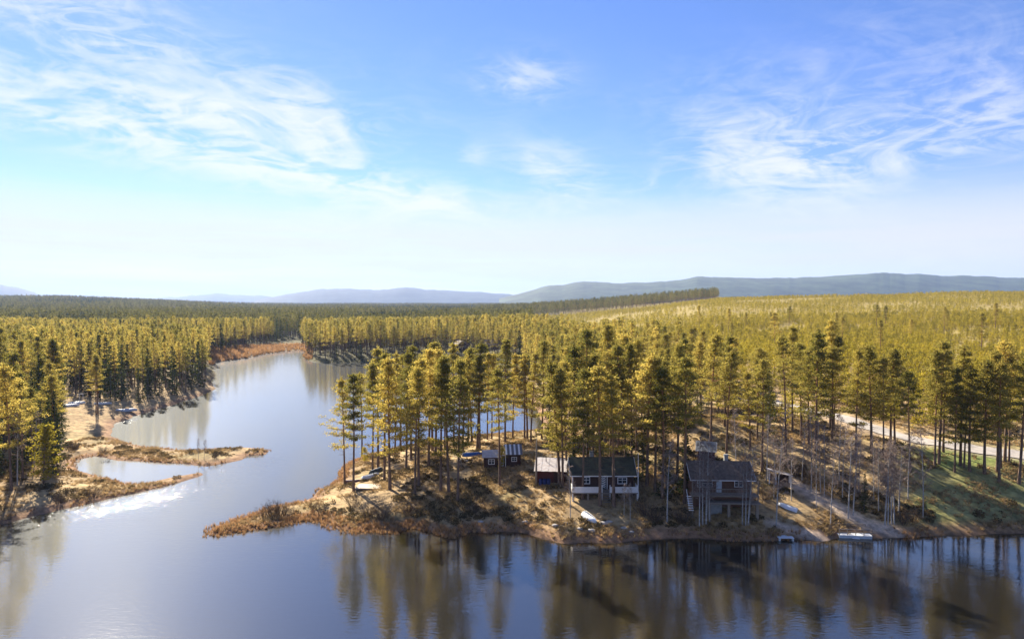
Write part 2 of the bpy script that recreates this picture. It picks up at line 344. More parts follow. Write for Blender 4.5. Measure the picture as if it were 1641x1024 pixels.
blend(np.array((.19, .135, .075)), smooth((2.4-line_dist(GX, GY, [at_z(340, 577, 1), at_z(420, 560, 1), at_z(480, 553, 1)])/14)/1.4)*(GY > 250))
blend(sand, smooth((2.0-line_dist(GX, GY, path))/1.4)*.85); blend(sand, smooth((1.5-line_dist(GX, GY, path2))/1.2)*.85)
blend(sand*.95, smooth((4.5-line_dist(GX, GY, road))/2)*.5)
def groundmat():
    m = bpy.data.materials.new('soil_and_dry_grass'); m.use_nodes = True; nt = m.node_tree; L = nt.links.new; b = nt.nodes['Principled BSDF']
    b.inputs['Roughness'].default_value = .95; b.inputs['Specular IOR Level'].default_value = .1
    at = N(nt, 'ShaderNodeAttribute', attribute_name='soil'); tc = N(nt, 'ShaderNodeTexCoord')
    n1 = N(nt, 'ShaderNodeTexNoise', inp={'Scale': .9, 'Detail': 9, 'Roughness': .72}); L(tc.outputs['Object'], n1.inputs['Vector'])
    n2 = N(nt, 'ShaderNodeTexNoise', inp={'Scale': .13, 'Detail': 4, 'Roughness': .6}); L(tc.outputs['Object'], n2.inputs['Vector'])
    r = N(nt, 'ShaderNodeMapRange', inp={'From Min': .32, 'From Max': .68, 'To Min': .42, 'To Max': 1.5}); L(n1.outputs['Fac'], r.inputs['Value'])
    r2 = N(nt, 'ShaderNodeMapRange', inp={'From Min': .3, 'From Max': .7, 'To Min': .78, 'To Max': 1.2}); L(n2.outputs['Fac'], r2.inputs['Value'])
    mu = N(nt, 'ShaderNodeMath', operation='MULTIPLY'); L(r.outputs[0], mu.inputs[0]); L(r2.outputs[0], mu.inputs[1])
    hs = N(nt, 'ShaderNodeHueSaturation'); L(at.outputs['Color'], hs.inputs['Color']); L(mu.outputs[0], hs.inputs['Value']); L(hs.outputs[0], b.inputs['Base Color'])
    bp = N(nt, 'ShaderNodeBump', inp={'Strength': .8, 'Distance': .25}); L(n1.outputs['Fac'], bp.inputs['Height']); L(bp.outputs[0], b.inputs['Normal'])
    return m
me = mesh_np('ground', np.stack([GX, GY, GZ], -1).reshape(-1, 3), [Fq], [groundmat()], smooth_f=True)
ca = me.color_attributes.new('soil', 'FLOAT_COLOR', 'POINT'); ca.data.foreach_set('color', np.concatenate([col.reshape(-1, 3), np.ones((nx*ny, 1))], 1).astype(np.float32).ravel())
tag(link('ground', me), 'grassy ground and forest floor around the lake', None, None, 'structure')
# ------------------------------------------------------------------ water
def watermat():
    m = bpy.data.materials.new('lake_water'); m.use_nodes = True; nt = m.node_tree; L = nt.links.new; b = nt.nodes['Principled BSDF']
    b.inputs['Base Color'].default_value = (.013, .011, .008, 1); b.inputs['IOR'].default_value = 2.6; b.inputs['Specular Tint'].default_value = (1, .97, .88, 1)
    tc = N(nt, 'ShaderNodeTexCoord')
    def nz(scale, st, rot, det, dist=0.):
        mp = N(nt, 'ShaderNodeMapping'); mp.inputs['Scale'].default_value = st; mp.inputs['Rotation'].default_value = (0, 0, R(rot)); L(tc.outputs['Object'], mp.inputs[0])
        n = N(nt, 'ShaderNodeTexNoise', inp={'Scale': scale, 'Detail': det, 'Roughness': .55, 'Distortion': dist}); L(mp.outputs[0], n.inputs['Vector']); return n.outputs['Fac']
    rip = nz(1.7, (.6, 1.4, 1), -14, 4, .4); swell = nz(.5, (.6, 1.6, 1), 10, 2)
    at = N(nt, 'ShaderNodeAttribute', attribute_name='wind')
    s = N(nt, 'ShaderNodeMath', operation='MULTIPLY_ADD', inp={1: .6}); L(swell, s.inputs[0]); L(rip, s.inputs[2])
    st = N(nt, 'ShaderNodeMapRange', inp={'To Min': .085, 'To Max': .75})
    gl = nz(1.5, (.7, 1.4, 1), 25, 2); gs = N(nt, 'ShaderNodeMapRange', inp={'From Min': .50, 'From Max': .62}); L(gl, gs.inputs['Value'])
    wv = N(nt, 'ShaderNodeMath', operation='MULTIPLY'); L(at.outputs['Fac'], wv.inputs[0]); L(gs.outputs[0], wv.inputs[1]); L(wv.outputs[0], st.inputs['Value'])
    bp = N(nt, 'ShaderNodeBump', inp={'Distance': .12}); L(st.outputs[0], bp.inputs['Strength']); L(s.outputs[0], bp.inputs['Height']); L(bp.outputs[0], b.inputs['Normal'])
    rr = N(nt, 'ShaderNodeMapRange', inp={'To Min': .05, 'To Max': .05}); L(at.outputs['Fac'], rr.inputs['Value']); L(rr.outputs[0], b.inputs['Roughness'])
    g2 = N(nt, 'ShaderNodeBsdfGlossy', inp={'Color': (.9, .95, 1, 1), 'Roughness': .46}); lw = N(nt, 'ShaderNodeFresnel', inp={'IOR': 1.6})   # sheen of the finest ripples
    fm = N(nt, 'ShaderNodeMath', operation='MULTIPLY', inp={1: .034}); L(lw.outputs[0], fm.inputs[0])
    ms = N(nt, 'ShaderNodeMixShader'); L(fm.outputs[0], ms.inputs[0]); L(b.outputs[0], ms.inputs[1]); L(g2.outputs[0], ms.inputs[2]); L(ms.outputs[0], nt.nodes['Material Output'].inputs[0])
    return m
wx = axis(-110, 120, 2.0, -420, 420, 1.15); wy = axis(55, 200, 2.0, -420, 640, 1.12); WX, WY = np.meshgrid(wx, wy); i = np.arange(WX.size).reshape(WX.shape)
me = mesh_np('lake_water', np.stack([WX, WY, 0*WX], -1).reshape(-1, 3), [np.stack([i[:-1, :-1], i[:-1, 1:], i[1:, 1:], i[1:, :-1]], -1).reshape(-1, 4)], [watermat()])
chan = [at_z(-120, 900), at_z(30, 848), at_z(180, 815), at_z(320, 775), at_z(440, 738)]
wind = np.exp(-(line_dist(WX, WY, chan)/6.5)**2)*(.55+.9*smooth(.4+1.6*fbm(WX/7, WY/4, 91))) + .10*smooth(.3+1.5*fbm(WX/30, WY/22, 95)) + .22*smooth((WY-125)/60)
wa = me.attributes.new('wind', 'FLOAT', 'POINT'); wa.data.foreach_set('value', np.clip(wind, 0, 1).astype(np.float32).ravel())
wm = link('lake_water', me)
tag(wm, 'calm lake reflecting sky and pines', None, None, 'structure')
# ------------------------------------------------------------------ road
def ribbon(name, pts, width, m, lift, label):
    P = np.array(pts); t = np.linspace(0, len(P)-1, 60); X = np.interp(t, range(len(P)), P[:, 0]); Y = np.interp(t, range(len(P)), P[:, 1])
    k = np.ones(7)/7; Xs = np.convolve(np.pad(X, 3, 'edge'), k, 'valid'); Ys = np.convolve(np.pad(Y, 3, 'edge'), k, 'valid')
    tx, ty = np.gradient(Xs), np.gradient(Ys); l = np.hypot(tx, ty); nxv, nyv = -ty/l, tx/l; cols = np.linspace(-.5, .5, 9)
    VX = Xs[:, None]+nxv[:, None]*cols*width; VY = Ys[:, None]+nyv[:, None]*cols*width; VZ = terrain(VX, VY); VZ = VZ + lift
    i = np.arange(60*9).reshape(60, 9); F = np.stack([i[:-1, :-1], i[1:, :-1], i[1:, 1:], i[:-1, 1:]], -1).reshape(-1, 4)
    o = link(name, mesh_np(name, np.stack([VX, VY, VZ], -1).reshape(-1, 3), [F], [m], smooth_f=True)); tag(o, label, None, None, 'structure'); return o
ribbon('gravel_road', road, 4.6, M['gravel'], .13, 'pale gravel road running through the pines')
# ------------------------------------------------------------------ far hills
def hill(name, sil, R0, depth, label, seed, tint):
    xs = np.arange(sil[0][0], sil[-1][0]+1, 3.0); ys = np.interp(xs, [s[0] for s in sil], [s[1] for s in sil])
    ys = ys + 1.6*fbm(xs/22, xs*0+seed, seed) + .5*fbm(xs/5, xs*0+seed, seed+50)
    Ht = CAM_Z + (HOR-ys)/F_PX*R0; a = (xs-820.5)/F_PX; T = np.linspace(0, 1, 26)
    prof = np.sin(np.pi*np.clip(T, 0, 1)**.8)**1.1; V = []
    D = R0 + (T-.42)*depth
    X = a[None, :]*D[:, None]; Y = D[:, None]+0*X
    Z = Ht[None, :]*(prof/prof.max())[:, None]*(1+.22*fbm(X/420, Y/420, seed+3, 3)*(1-prof)[:, None]) - 3
    n, k = Z.shape[::-1]; i = np.arange(Z.size).reshape(Z.shape); F = np.stack([i[:-1, :-1], i[:-1, 1:], i[1:, 1:], i[1:, :-1]], -1).reshape(-1, 4)
    m = mat(name+'_woods', tint, .95, .4, .007, coord='Object', col2=tuple(c*.2 for c in tint), bump=0)
    o = link(name, mesh_np(name, np.stack([X, Y, Z], -1).reshape(-1, 3), [F], [m], smooth_f=True)); tag(o, label, None, None, 'structure')
hill('wooded_hill', [(800, 478), (835, 470), (862, 461), (905, 455), (945, 450), (985, 453), (1040, 452), (1085, 449), (1118, 443), (1160, 444), (1260, 446), (1360, 441), (1430, 437),
    (1500, 441), (1570, 443), (1640, 446), (1760, 452), (1900, 470), (1960, 482)], 5200, 2600, 'long wooded hill beyond the yellow-green slope', 3, (.065, .095, .04))
hill('blue_hill', [(390, 489), (430, 476), (480, 468), (520, 463), (560, 462), (600, 465), (650, 461), (700, 464), (750, 467), (800, 470), (850, 474), (900, 484)], 8200, 3000, 'long blue hill across the middle of the horizon', 8, (.035, .05, .045))
hill('pale_ridge', [(215, 486), (250, 478), (300, 474), (345, 470), (385, 472), (430, 475), (480, 484)], 11500, 3000, 'faint pale ridge on the far horizon', 15, (.035, .05, .045))
hill('left_hill', [(-260, 486), (-160, 462), (-60, 452), (0, 456), (30, 460), (55, 468), (85, 482)], 8000, 2500, 'blue hill at the left edge of the horizon', 19, (.035, .05, .045))
# ------------------------------------------------------------------ tree shapes
def quads(P, D, Nn, Ln, W):
    """kite-shaped sprays: centre P, direction D, side axis from normal Nn"""
    S = np.cross(D, Nn); S /= np.linalg.norm(S, axis=1, keepdims=True)+1e-9
    a = P - D*Ln[:, None]*.5; b = P + S*W[:, None]*.5 + D*Ln[:, None]*.05; c = P + D*Ln[:, None]*.5; d = P - S*W[:, None]*.5 + D*Ln[:, None]*.05
    V = np.stack([a, b, c, d], 1).reshape(-1, 3); F = np.arange(len(V)).reshape(-1, 4); return V, F
def unit(v): return v/(np.linalg.norm(v, axis=-1, keepdims=True)+1e-9)
def tubes(segs, k):
    """segs: list of (points (n,3), radii (n,))"""
    V = []; F = []; off = 0
    for P, r in segs:
        P = np.asarray(P, float); n = len(P); d = unit(np.gradient(P, axis=0)); up = np.where(np.abs(d[:, 2:3]) < .9, [[0, 0, 1.]], [[0, 1., 0]])
        a = unit(np.cross(d, up)); b = np.cross(d, a); th = np.arange(k)*2*np.pi/k
        ring = P[:, None] + np.asarray(r)[:, None, None]*(a[:, None]*np.cos(th)[None, :, None] + b[:, None]*np.sin(th)[None, :, None])
        V.append(ring.reshape(-1, 3)); i = np.arange(n*k).reshape(n, k); j = np.roll(i, -1, 1)
        F.append(np.stack([i[:-1], j[:-1], j[1:], i[1:]], -1).reshape(-1, 4)+off); off += n*k
    return np.concatenate(V), np.concatenate(F)
def trunk_line(rg, H, lean=.3, n=9):
    t = np.linspace(0, 1, n); w = rg.normal(0, lean, 2); w2 = rg.normal(0, lean*.5, 2); ph = rg.uniform(0, 6)
    return np.stack([w[0]*t**1.5 + w2[0]*np.sin(3*t+ph)*t, w[1]*t**1.5 + w2[1]*np.sin(2.5*t+ph)*t, H*t], 1)
def at_line(P, t): i = t*(len(P)-1); k = min(int(i), len(P)-2); return P[k]+(P[k+1]-P[k])*(i-k)
def pine_shape(seed, H=17., cs=.48, spread=2.3, nb=58, pads=4, ns=30, size=.28, tk=7, stubs=9, rt=.17):
    rg = np.random.default_rng(seed); T = trunk_line(rg, H); t = np.linspace(0, 1, len(T)); seg = [(T, rt*(1-t)**.75+.018)]; seg[0][1][0] *= 1.25
    LP = []; bs = []; az0 = rg.uniform(0, 6.28); skew = rg.uniform(0, 6.28)
    for i in range(nb):
        s = min(.97, (((i//5)*5+rg.uniform(0, 3.2))/nb)**.85); tt = cs+(1-cs)*s*.985; pr = (.72+1.0*s) if s < .25 else .97*((1-s)/.75)**1.05+.08
        az = az0+i*2.399+rg.normal(0, .4); L = spread*pr*rg.uniform(.45, 1.25)*(1+.22*math.cos(az-skew)); el = R(-8+52*s**1.3+rg.normal(0, 9)); p0 = at_line(T, tt)
        o = np.array([math.cos(az)*math.cos(el), math.sin(az)*math.cos(el), math.sin(el)]); u = np.linspace(0, 1, 4)[:, None]; B = p0+o*L*u+np.array([0, 0, 1])*(.16*L)*u**2
        bs.append((B, np.array([.045, .032, .02, .008])*(.6+.5*L/spread)*rt/.17))
        for q in range(pads):
            w = rg.uniform(.32, 1.05) if q else 1.0; c = p0+o*L*w+np.array([0, 0, .16*L*w*w])+rg.normal(0, .16*L*.6, 3)*[1, 1, .5]
            n = int(ns*rg.uniform(.6, 1.3)); LP.append(c+rg.normal(0, 1, (n, 3))*[.34, .34, .12]*(size/.30)**.5)
    for q in range(3): LP.append(at_line(T, 1.)+rg.normal(0, 1, (max(3, int(ns*.7)), 3))*[.13, .13, .3]*(H/17)+[0, 0, -.15-.3*q*H/17])
    for i in range(stubs):
        tt = rg.uniform(.22, cs); az = rg.uniform(0, 6.28); L = rg.uniform(.4, 1.5); p0 = at_line(T, tt); o = np.array([math.cos(az), math.sin(az), rg.uniform(-.3, .25)]); bs.append((p0+o*L*np.linspace(0, 1, 3)[:, None], np.array([.025, .016, .006])))
    P = np.concatenate(LP); D = unit(rg.normal(0, 1, P.shape)+[0, 0, .55]+unit(P*[1, 1, 0])*.5); Q = unit(rg.normal(0, 1, P.shape))
    cv, cf = quads(P, D, Q, size*rg.uniform(.7, 1.3, len(P)), size*.42*rg.uniform(.7, 1.3, len(P)))
    v1, f1 = tubes(seg, tk); v2, f2 = tubes(bs, 3); return (np.concatenate([v1, v2]), np.concatenate([f1, f2+len(v1)])), (cv, cf)
def spruce_shape(seed, H=14., Rb=2.0, wh=30, per=9, ns=13, size=.34, base=.05, tk=6):
    rg = np.random.default_rng(seed); T = trunk_line(rg, H, .1); t = np.linspace(0, 1, len(T)); seg = [(T, .15*H/14*(1-t)**.9+.012)]; LP = []; DD = []; bs = []
    for w in range(wh):
        tt = base+(1-base)*(w/wh)**.95; L0 = Rb*(1-tt)**.8+.12
        for k in range(per):
            az = rg.uniform(0, 6.28); L = L0*rg.uniform(.6, 1.15); el = R(-22+45*tt+rg.normal(0, 7)); p0 = at_line(T, min(.995, tt+rg.uniform(-.012, .012)))
            o = np.array([math.cos(az)*math.cos(el), math.sin(az)*math.cos(el), math.sin(el)]); n = max(3, int(ns*(L/Rb)**.7)); u = rg.uniform(.15, 1.04, n)**.8
            P = p0+o*L*u[:, None]+np.array([0, 0, .18*L])*(u**2)[:, None]; side = np.array([-o[1], o[0], 0]); P = P+side*(rg.normal(0, .13, n)*L*u)[:, None]+rg.normal(0, .04, (n, 3)); LP.append(P)
            DD.append(o[None]*.8+side[None]*rg.normal(0, .7, (n, 1))+np.array([0, 0, -.35])+rg.normal(0, .25, (n, 3)))
            if k % 3 == 0: bs.append((p0+o*L*np.linspace(0, 1, 3)[:, None], np.array([.022, .014, .005])))
    P = np.concatenate(LP); D = unit(np.concatenate(DD)); Q = unit(rg.normal(0, .6, P.shape)+[0, 0, 1])
    cv, cf = quads(P, D, Q, size*rg.uniform(.8, 1.4, len(P)), size*.5*rg.uniform(.7, 1.3, len(P))); v1, f1 = tubes(seg, tk); v2, f2 = tubes(bs, 3)
    return (np.concatenate([v1, v2]), np.concatenate([f1, f2+len(v1)])), (cv, cf)
def birch_shape(seed, H=11., nb=26, spread=1.5, start=.3, dens=6):
    rg = np.random.default_rng(seed); T = trunk_line(rg, H, .35); t = np.linspace(0, 1, len(T)); tr = [(T, .085*(1-t)**.8+.012)]; br = []; tw = []
    for i in range(nb):
        s = (i+rg.uniform(0, 1))/nb; tt = start+(1-start)*s*.97; az = i*2.4+rg.normal(0, .5); L = spread*(1.15-.75*s)*rg.uniform(.6, 1.2); el = R(rg.uniform(28, 62)); p0 = at_line(T, tt)
        o = np.array([math.cos(az)*math.cos(el), math.sin(az)*math.cos(el), math.sin(el)]); u = np.linspace(0, 1, 4)[:, None]; B = p0+o*L*u+rg.normal(0, .05, (4, 3))*u; br.append((B, np.array([.022, .016, .011, .005])))
        for j in range(dens):
            q = at_line(B, rg.uniform(.25, 1)); d = unit(o+rg.normal(0, .6, 3)); L2 = L*rg.uniform(.25, .55); B2 = q+d*L2*np.linspace(0, 1, 3)[:, None]; tw.append((B2, np.array([.018, .014, .008])))
            for k in range(6):
                q2 = at_line(B2, rg.uniform(.2, 1)); d2 = unit(d+rg.normal(0, .6, 3)+[0, 0, -.25]); tw.append((q2+d2*rg.uniform(.2, .5)*np.linspace(0, 1, 2)[:, None], np.array([.013, .008])))
    v1, f1 = tubes(tr, 6); v2, f2 = tubes(br, 3); vt, ft = tubes(tw, 3); return (np.concatenate([v1, v2]), np.concatenate([f1, f2+len(v1)])), (vt, ft)
def two(name, shp, mt, mc): return mesh_np('trunk', *(shp[0][0], [shp[0][1]]), [mt], smooth_f=True), mesh_np('crown', shp[1][0], [shp[1][1]], [mc])
def one(name, shp, mt, mc):
    (a, fa), (b, fb) = shp
    return mesh_np(name, np.concatenate([a, b]), [fa, fb+len(a)], [mt, mc], [np.zeros(len(fa)), np.ones(len(fb))])
PINES = [two('pine', pine_shape(i, rg_h, cs, sp, nb), M['bark'], M['pine']) for i, (rg_h, cs, sp, nb) in enumerate(
    [(17, .36, 2.5, 54), (17, .30, 2.6, 60), (17, .42, 2.2, 50), (17, .34, 2.8, 56), (17, .44, 2.4, 48), (17, .28, 2.3, 60), (17, .40, 2.6, 52), (17, .50, 2.2, 42), (17, .26, 1.8, 50), (17, .56, 2.6, 38), (17, .40, 1.7, 42), (17, .33, 3.0, 50)])]
SPRUCES = [two('spruce', spruce_shape(20+i, 14, r), M['gbark'], M['spruce']) for i, r in enumerate((1.9, 2.3, 1.6))]
BIRCHES = [two('birch', birch_shape(40+i, 11, nb, sp, st), M['bbark'], M['twig']) for i, (nb, sp, st) in enumerate(((26, 1.5, .3), (22, 1.2, .38), (30, 1.7, .25), (24, 1.35, .33)))]
LITTLE = two('sapling', pine_shape(61, 6, .12, 1.35, 40, 3, 14, .3, 6, 0, .07), M['bark'], M['young'])
taken = []
def tree(kind, name, pos, H, label, group=None, rz=None, H0=None, lean=True):
    tr, cr = kind; base = {'pine_tree': 17., 'spruce_tree': 14., 'birch_tree': 11., 'young_pine': 6.}[name]; s = H/base
    e = empty(name, (pos[0], pos[1], pos[2]-.06), random.uniform(0, 6.28) if rz is None else rz, label, 'tree', group); w = s*random.uniform(.82, 1.2); e.rotation_euler = (random.gauss(0, .018), random.gauss(0, .018), e.rotation_euler[2]); e.scale = (w, w, s)
    link('trunk', tr, e); link('crown', cr, e); taken.append((pos[0], pos[1])); return e
ORD = ['first', 'second', 'third', 'fourth', 'fifth', 'sixth', 'seventh', 'eighth', 'ninth', 'tenth', 'eleventh', 'twelfth', 'thirteenth', 'fourteenth', 'fifteenth', 'sixteenth', 'seventeenth', 'eighteenth', 'nineteenth', 'twentieth']
ORD += ['twenty-'+o for o in ORD[:9]] + ['thirtieth'] + ['thirty-'+o for o in ORD[:9]] + ['fortieth'] + ['forty-'+o for o in ORD[:9]]
def row(kinds, name, pts, text, group, hr):
    for i, p in enumerate(sorted(pts)):
        tree(kinds[(i*5+len(pts)) % len(kinds)], name, ground(p[0], p[1]), p[2] if len(p) > 2 else random.uniform(*hr), text.format(ORD[i] + (' from the left' if i else '').replace('first from the left', 'first')) if i else text.format('leftmost'), group)
pen = [(552.5, 777, 18), (566.5, 787, 18.5), (580, 733, 17), (597, 757), (606, 748), (616, 769), (625, 784), (633, 729), (642, 722), (651, 752), (659, 735), (665, 792), (671, 779), (687, 749), (693, 722), (698, 731), (706.5, 787),
    (713, 718), (719, 789), (727, 716), (733.5, 805), (742, 725), (750, 707), (756.5, 710), (765, 720), (769, 721), (781, 704), (788, 703), (800.6, 778), (809.6, 708), (821.6, 702), (840.5, 704), (845, 703), (850.5, 710), (868, 703)]
row(PINES, 'pine_tree', pen, 'tall bare-trunked pine on the peninsula, {} along it', 'pines on the peninsula', (17.5, 21.5))
cab = [(896.7, 775, 19), (901.5, 780, 18), (908, 762), (920, 745), (933.8, 800), (941.6, 733), (950, 752), (961.5, 810), (970, 719), (978, 742), (983.6, 811), (990, 727), (1003, 748), (1012, 735), (1020, 722), (1037, 778), (1050, 787), (1061, 798), (1085, 770), (1097, 806)]
row(PINES, 'pine_tree', cab, 'pine around the white-railed cabin, {}', 'pines around the white-railed cabin', (18, 21.5))
rgt = [(1139, 712), (1164, 728), (1221, 757), (1259, 728), (1270, 692), (1284, 700), (1296, 711), (1308, 722), (1330, 686), (1336, 689), (1372, 732), (1396.6, 726), (1416, 730), (1427, 712), (1434, 714), (1458.7, 757), (1498, 749), (1504.6, 743), (1511.5, 724),
    (1530, 756), (1539, 746), (1545, 749), (1554, 755), (1577.6, 759), (1598, 755), (1601, 772), (1604, 750), (1610, 742), (1617, 742), (1632.8, 775)]
row(PINES, 'pine_tree', rgt, 'pine on the slope below the gravel road, {}', 'pines on the right-hand slope', (15.5, 20))
row(PINES, 'pine_tree', [(154, 664, 15), (157, 663, 15.5)], 'pine of a close pair on the left bank, {}', 'pair of pines on the left bank', (15, 16))
sp = [(918, 757, 13), (940, 763, 12), (962, 757, 11), (1030, 765, 10), (1068, 795, 13), (1100, 795, 12), (1385, 820, 5.5), (1010, 770, 8)]
for i, (a, b, h) in enumerate(sp):
    tree(SPRUCES[i % 3], 'spruce_tree', ground(a, b), h, ['dark spruce behind the tin-roofed red shed', 'dark spruce over the left half of the white-railed cabin roof', 'dark spruce behind the middle of the white-railed cabin', 'small dark spruce right of the white flagpole',
        'dark spruce among bare birches left of the stilted cabin', 'dark spruce touching the left side of the stilted cabin', 'short bushy spruce behind the floating raft', 'small dark spruce by the right end of the white-railed cabin'][i])
bi = [(1069, 836, 11, 'white-trunked bare birch on the shore left of the stilted cabin'), (1120.5, 844, 12, 'leftmost birch of the clump before the stilted cabin'), (1126, 842, 10, 'thin birch second in the clump before the stilted cabin'), (1131.4, 840, 12, 'birch third in the clump before the stilted cabin'),
    (1137, 836, 9, 'thin birch at the right of the clump before the stilted cabin'), (1189.5, 840, 11, 'left birch of three before the stilted cabin veranda'), (1195, 842, 10, 'middle birch of three before the stilted cabin veranda'), (1199, 842, 10.5, 'right birch of three before the stilted cabin veranda'),
    (1244, 842, 11, 'bare birch beside the small T-shaped jetty'), (1268, 802, 9, 'bare tree beside the white upturned dinghy'), (1300, 787, 11.5, 'bare birch with pinkish foot at the top of the sandy path'), (1315, 789, 11, 'bare birch left of a slim pair above the sandy path'), (1321, 794, 10, 'bare birch right of a slim pair above the sandy path'),
    (1331, 841, 10.5, 'single white birch left of the floating raft'), (1359, 830, 11.5, 'left birch of two behind the floating raft'), (1367, 825, 11, 'right birch of two behind the floating raft'), (1418, 841, 11, 'leftmost birch of the clump right of the raft'), (1423, 841, 10, 'second birch of the clump right of the raft'),
    (1428.6, 839, 11.5, 'third birch of the clump right of the raft'), (1433, 839, 10.5, 'rightmost birch of the clump right of the raft'), (914, 831, 7.5, 'grey bare tree on the bank below the red shed'), (1010, 832, 5, 'small bare grey tree before the white veranda rail'), (1000, 826, 4.5, 'small bare tree above the blue pontoon'),
    (28, 777, 11.5, 'white-trunked birch at the left edge of the picture'), (54, 754, 10.5, 'pale birch second from the left edge'), (318, 737, 4.2, 'small bare tree on the narrow left spit'), (327, 736, 3.8, 'smaller bare tree at the end of the left spit'), (1180, 760, 10, 'bare birch behind the stilted cabin roof'), (1250, 745, 10, 'bare birch behind the open lean-to'), (1345, 770, 10, 'bare birch on the slope above the raft'), (1400, 800, 9, 'bare birch beside the short bushy spruce'), (1285, 772, 9, 'bare birch right of the open lean-to'), (1479, 829, 12, 'tall grey bare tree on the green meadow shore'), (1228, 770, 10, 'bare birch left of the open lean-to'), (1240, 800, 9, 'bare birch between the stilted cabin and the upturned dinghy'), (1308, 812, 9.5, 'bare birch halfway down the sandy path'), (1350, 800, 10.5, 'bare birch above and behind the raft'), (1376, 790, 10, 'bare birch left of the short bushy spruce'), (1408, 822, 10, 'bare birch on the shore between raft and birch clump'), (1440, 822, 9.5, 'bare birch behind the shaded meadow-edge shrubs'), (1455, 800, 10, 'bare birch at the left edge of the green meadow'), (205, 640, 8, 'bare pinkish birch above the boats on the left bank')]
for i, (a, b, h, lb) in enumerate(bi): tree(BIRCHES[i % 4], 'birch_tree', ground(a, b), h, lb, 'bare birches')
tree(LITTLE, 'young_pine', ground(70, 773), 9.5, 'yellow-green young pine beside the birches at the left edge')
tree(LITTLE, 'young_pine', ground(803, 750), 3.6, 'small yellow-green pine before the little brown cabin')
tree(LITTLE, 'young_pine', ground(585, 741), 3.0, 'bushy yellow-green young pine near the peninsula tip')
# snag: a dead trunk without a crown
p = ground(859, 778); e = empty('dead_trunk', (p[0], p[1], p[2]-.1), 0, 'bare dead trunk standing left of the red shed', 'tree')
mb = MB(); mb.tube([(0, 0, 0), (.03, 0, 2.5), (.08, .02, 5), (.12, 0, 7.4)], [.19, .16, .13, .06], 8); mb.build('trunk', M['wood'], e, True)
mb = MB(); mb.bar((.03, 0, 3.2), (.55, .1, 3.35), .05); mb.build('branch_stub', M['wood'], e); mb = MB(); mb.bar((.08, 0, 5.2), (-.4, .05, 5.5), .04); mb.build('branch_stub', M['wood'], e)
# ------------------------------------------------------------------ random forest
pos_taken = np.array(taken)
open_px = [[(100, 632), (150, 640), (225, 650), (345, 622), (440, 715), (440, 740), (330, 768), (-20, 860), (-20, 800), (60, 792), (112, 770), (118, 720)], [(335, 588), (335, 572), (400, 556), (478, 542), (490, 566), (400, 580)],
    [(300, 880), (300, 780), (500, 780), (500, 690), (872, 690), (880, 718), (1000, 722), (1040, 745), (1120, 742), (1290, 724), (1420, 738), (1641, 752), (2300, 770), (2300, 900)]]
def inpoly(x, y, P):
    ins = np.zeros(x.shape, bool)
    for (ax, ay), (bx, by) in zip(P, P[1:]+P[:1]):
        if ay != by: ins ^= ((ay > y) != (by > y)) & (x < (bx-ax)*(y-ay)/(by-ay)+ax)
    return ins
houses_xy = [ground(1135, 742)[:2], ground(740, 560)[:2], ground(785, 560)[:2]]
def candidates(y0, y1, s, seed, jit=.42, wide=.84):
    rg = np.random.default_rng(seed); ys = np.arange(y0, y1, s); out = []
    for y in ys:
        xs = np.arange(-(wide*y+30), wide*y+30, s); out.append(np.stack([xs+rg.uniform(-jit, jit, len(xs))*s, y+rg.uniform(-jit, jit, len(xs))*s], 1))
    P = np.concatenate(out); Z, D = terrain(P[:, 0], P[:, 1], True); keep = D > 2.2; P, Z, D = P[keep], Z[keep], D[keep]
    qx, qy = to_px(P[:, 0], P[:, 1], Z); bad = line_dist(P[:, 0], P[:, 1], road) < 6.5
    for o in open_px: bad |= inpoly(qx, qy, o)
    for hx, hy in houses_xy: bad |= np.hypot(P[:, 0]-hx, P[:, 1]-hy-2) < 8
    k = ~bad; return np.concatenate([P[k], Z[k][:, None]], 1), qx[k], qy[k], D[k]
def near_taken(P, r): return np.array([np.min(np.hypot(pos_taken[:, 0]-x, pos_taken[:, 1]-y)) < r for x, y in P[:, :2]]) if len(P) else np.zeros(0, bool)
def edge(a): return np.interp(a, [.0, .06, .1, .2, .3, .36, .5, .8, 1.2], [520, 420, 310, 225, 172, 140, 120, 112, 110])   # where tall pines give way to young ones
A, ax_, ay_, ad = candidates(100, 520, 4.6, 1); asp = A[:, 0]/A[:, 1]
mature = (asp < 0) | (A[:, 1] < edge(asp)+12*fbm(A[:, 0]/20, A[:, 1]/20, 71)); A, asp, ad = A[mature], asp[mature], ad[mature]
thin = (asp > .02) & (A[:, 1] < 190); kp = ~(thin & (rng.random(len(A)) < .5)); A, asp = A[kp], asp[kp]
k = ~near_taken(A, 3.0) | (A[:, 1] > 200); A, asp = A[k], asp[k]
isp = ((asp < -.38) & (rng.random(len(A)) < np.where(A[:, 1] < 200, .45, np.clip(.25+1.3*fbm(A[:, 0]/45, A[:, 1]/45, 61), .04, .95)))) | ((asp >= -.38) & (rng.random(len(A)) < .07))
Pm, Sm = A[~isp], A[isp]; Pm = Pm[np.argsort(Pm[:, 1])]; Sm = Sm[np.argsort(Sm[:, 1])]
n_ind = 300 - len(pen) - len(cab) - len(rgt) - 2
def ranks(P, side):
    """front-to-back ranks of one stand, each counted from the left"""
    out = {}; o = np.argsort(P[:, 1]); per = 24; nr = max(1, math.ceil(len(P)/per))
    for r in range(nr):
        ids = o[r*per:(r+1)*per]; ids = ids[np.argsort(P[ids, 0]/P[ids, 1])]
        for k, i in enumerate(ids): out[int(i)] = ('leftmost' if k == 0 else ORD[k]+' from the left', 'front' if r == 0 else ORD[r])
    return out
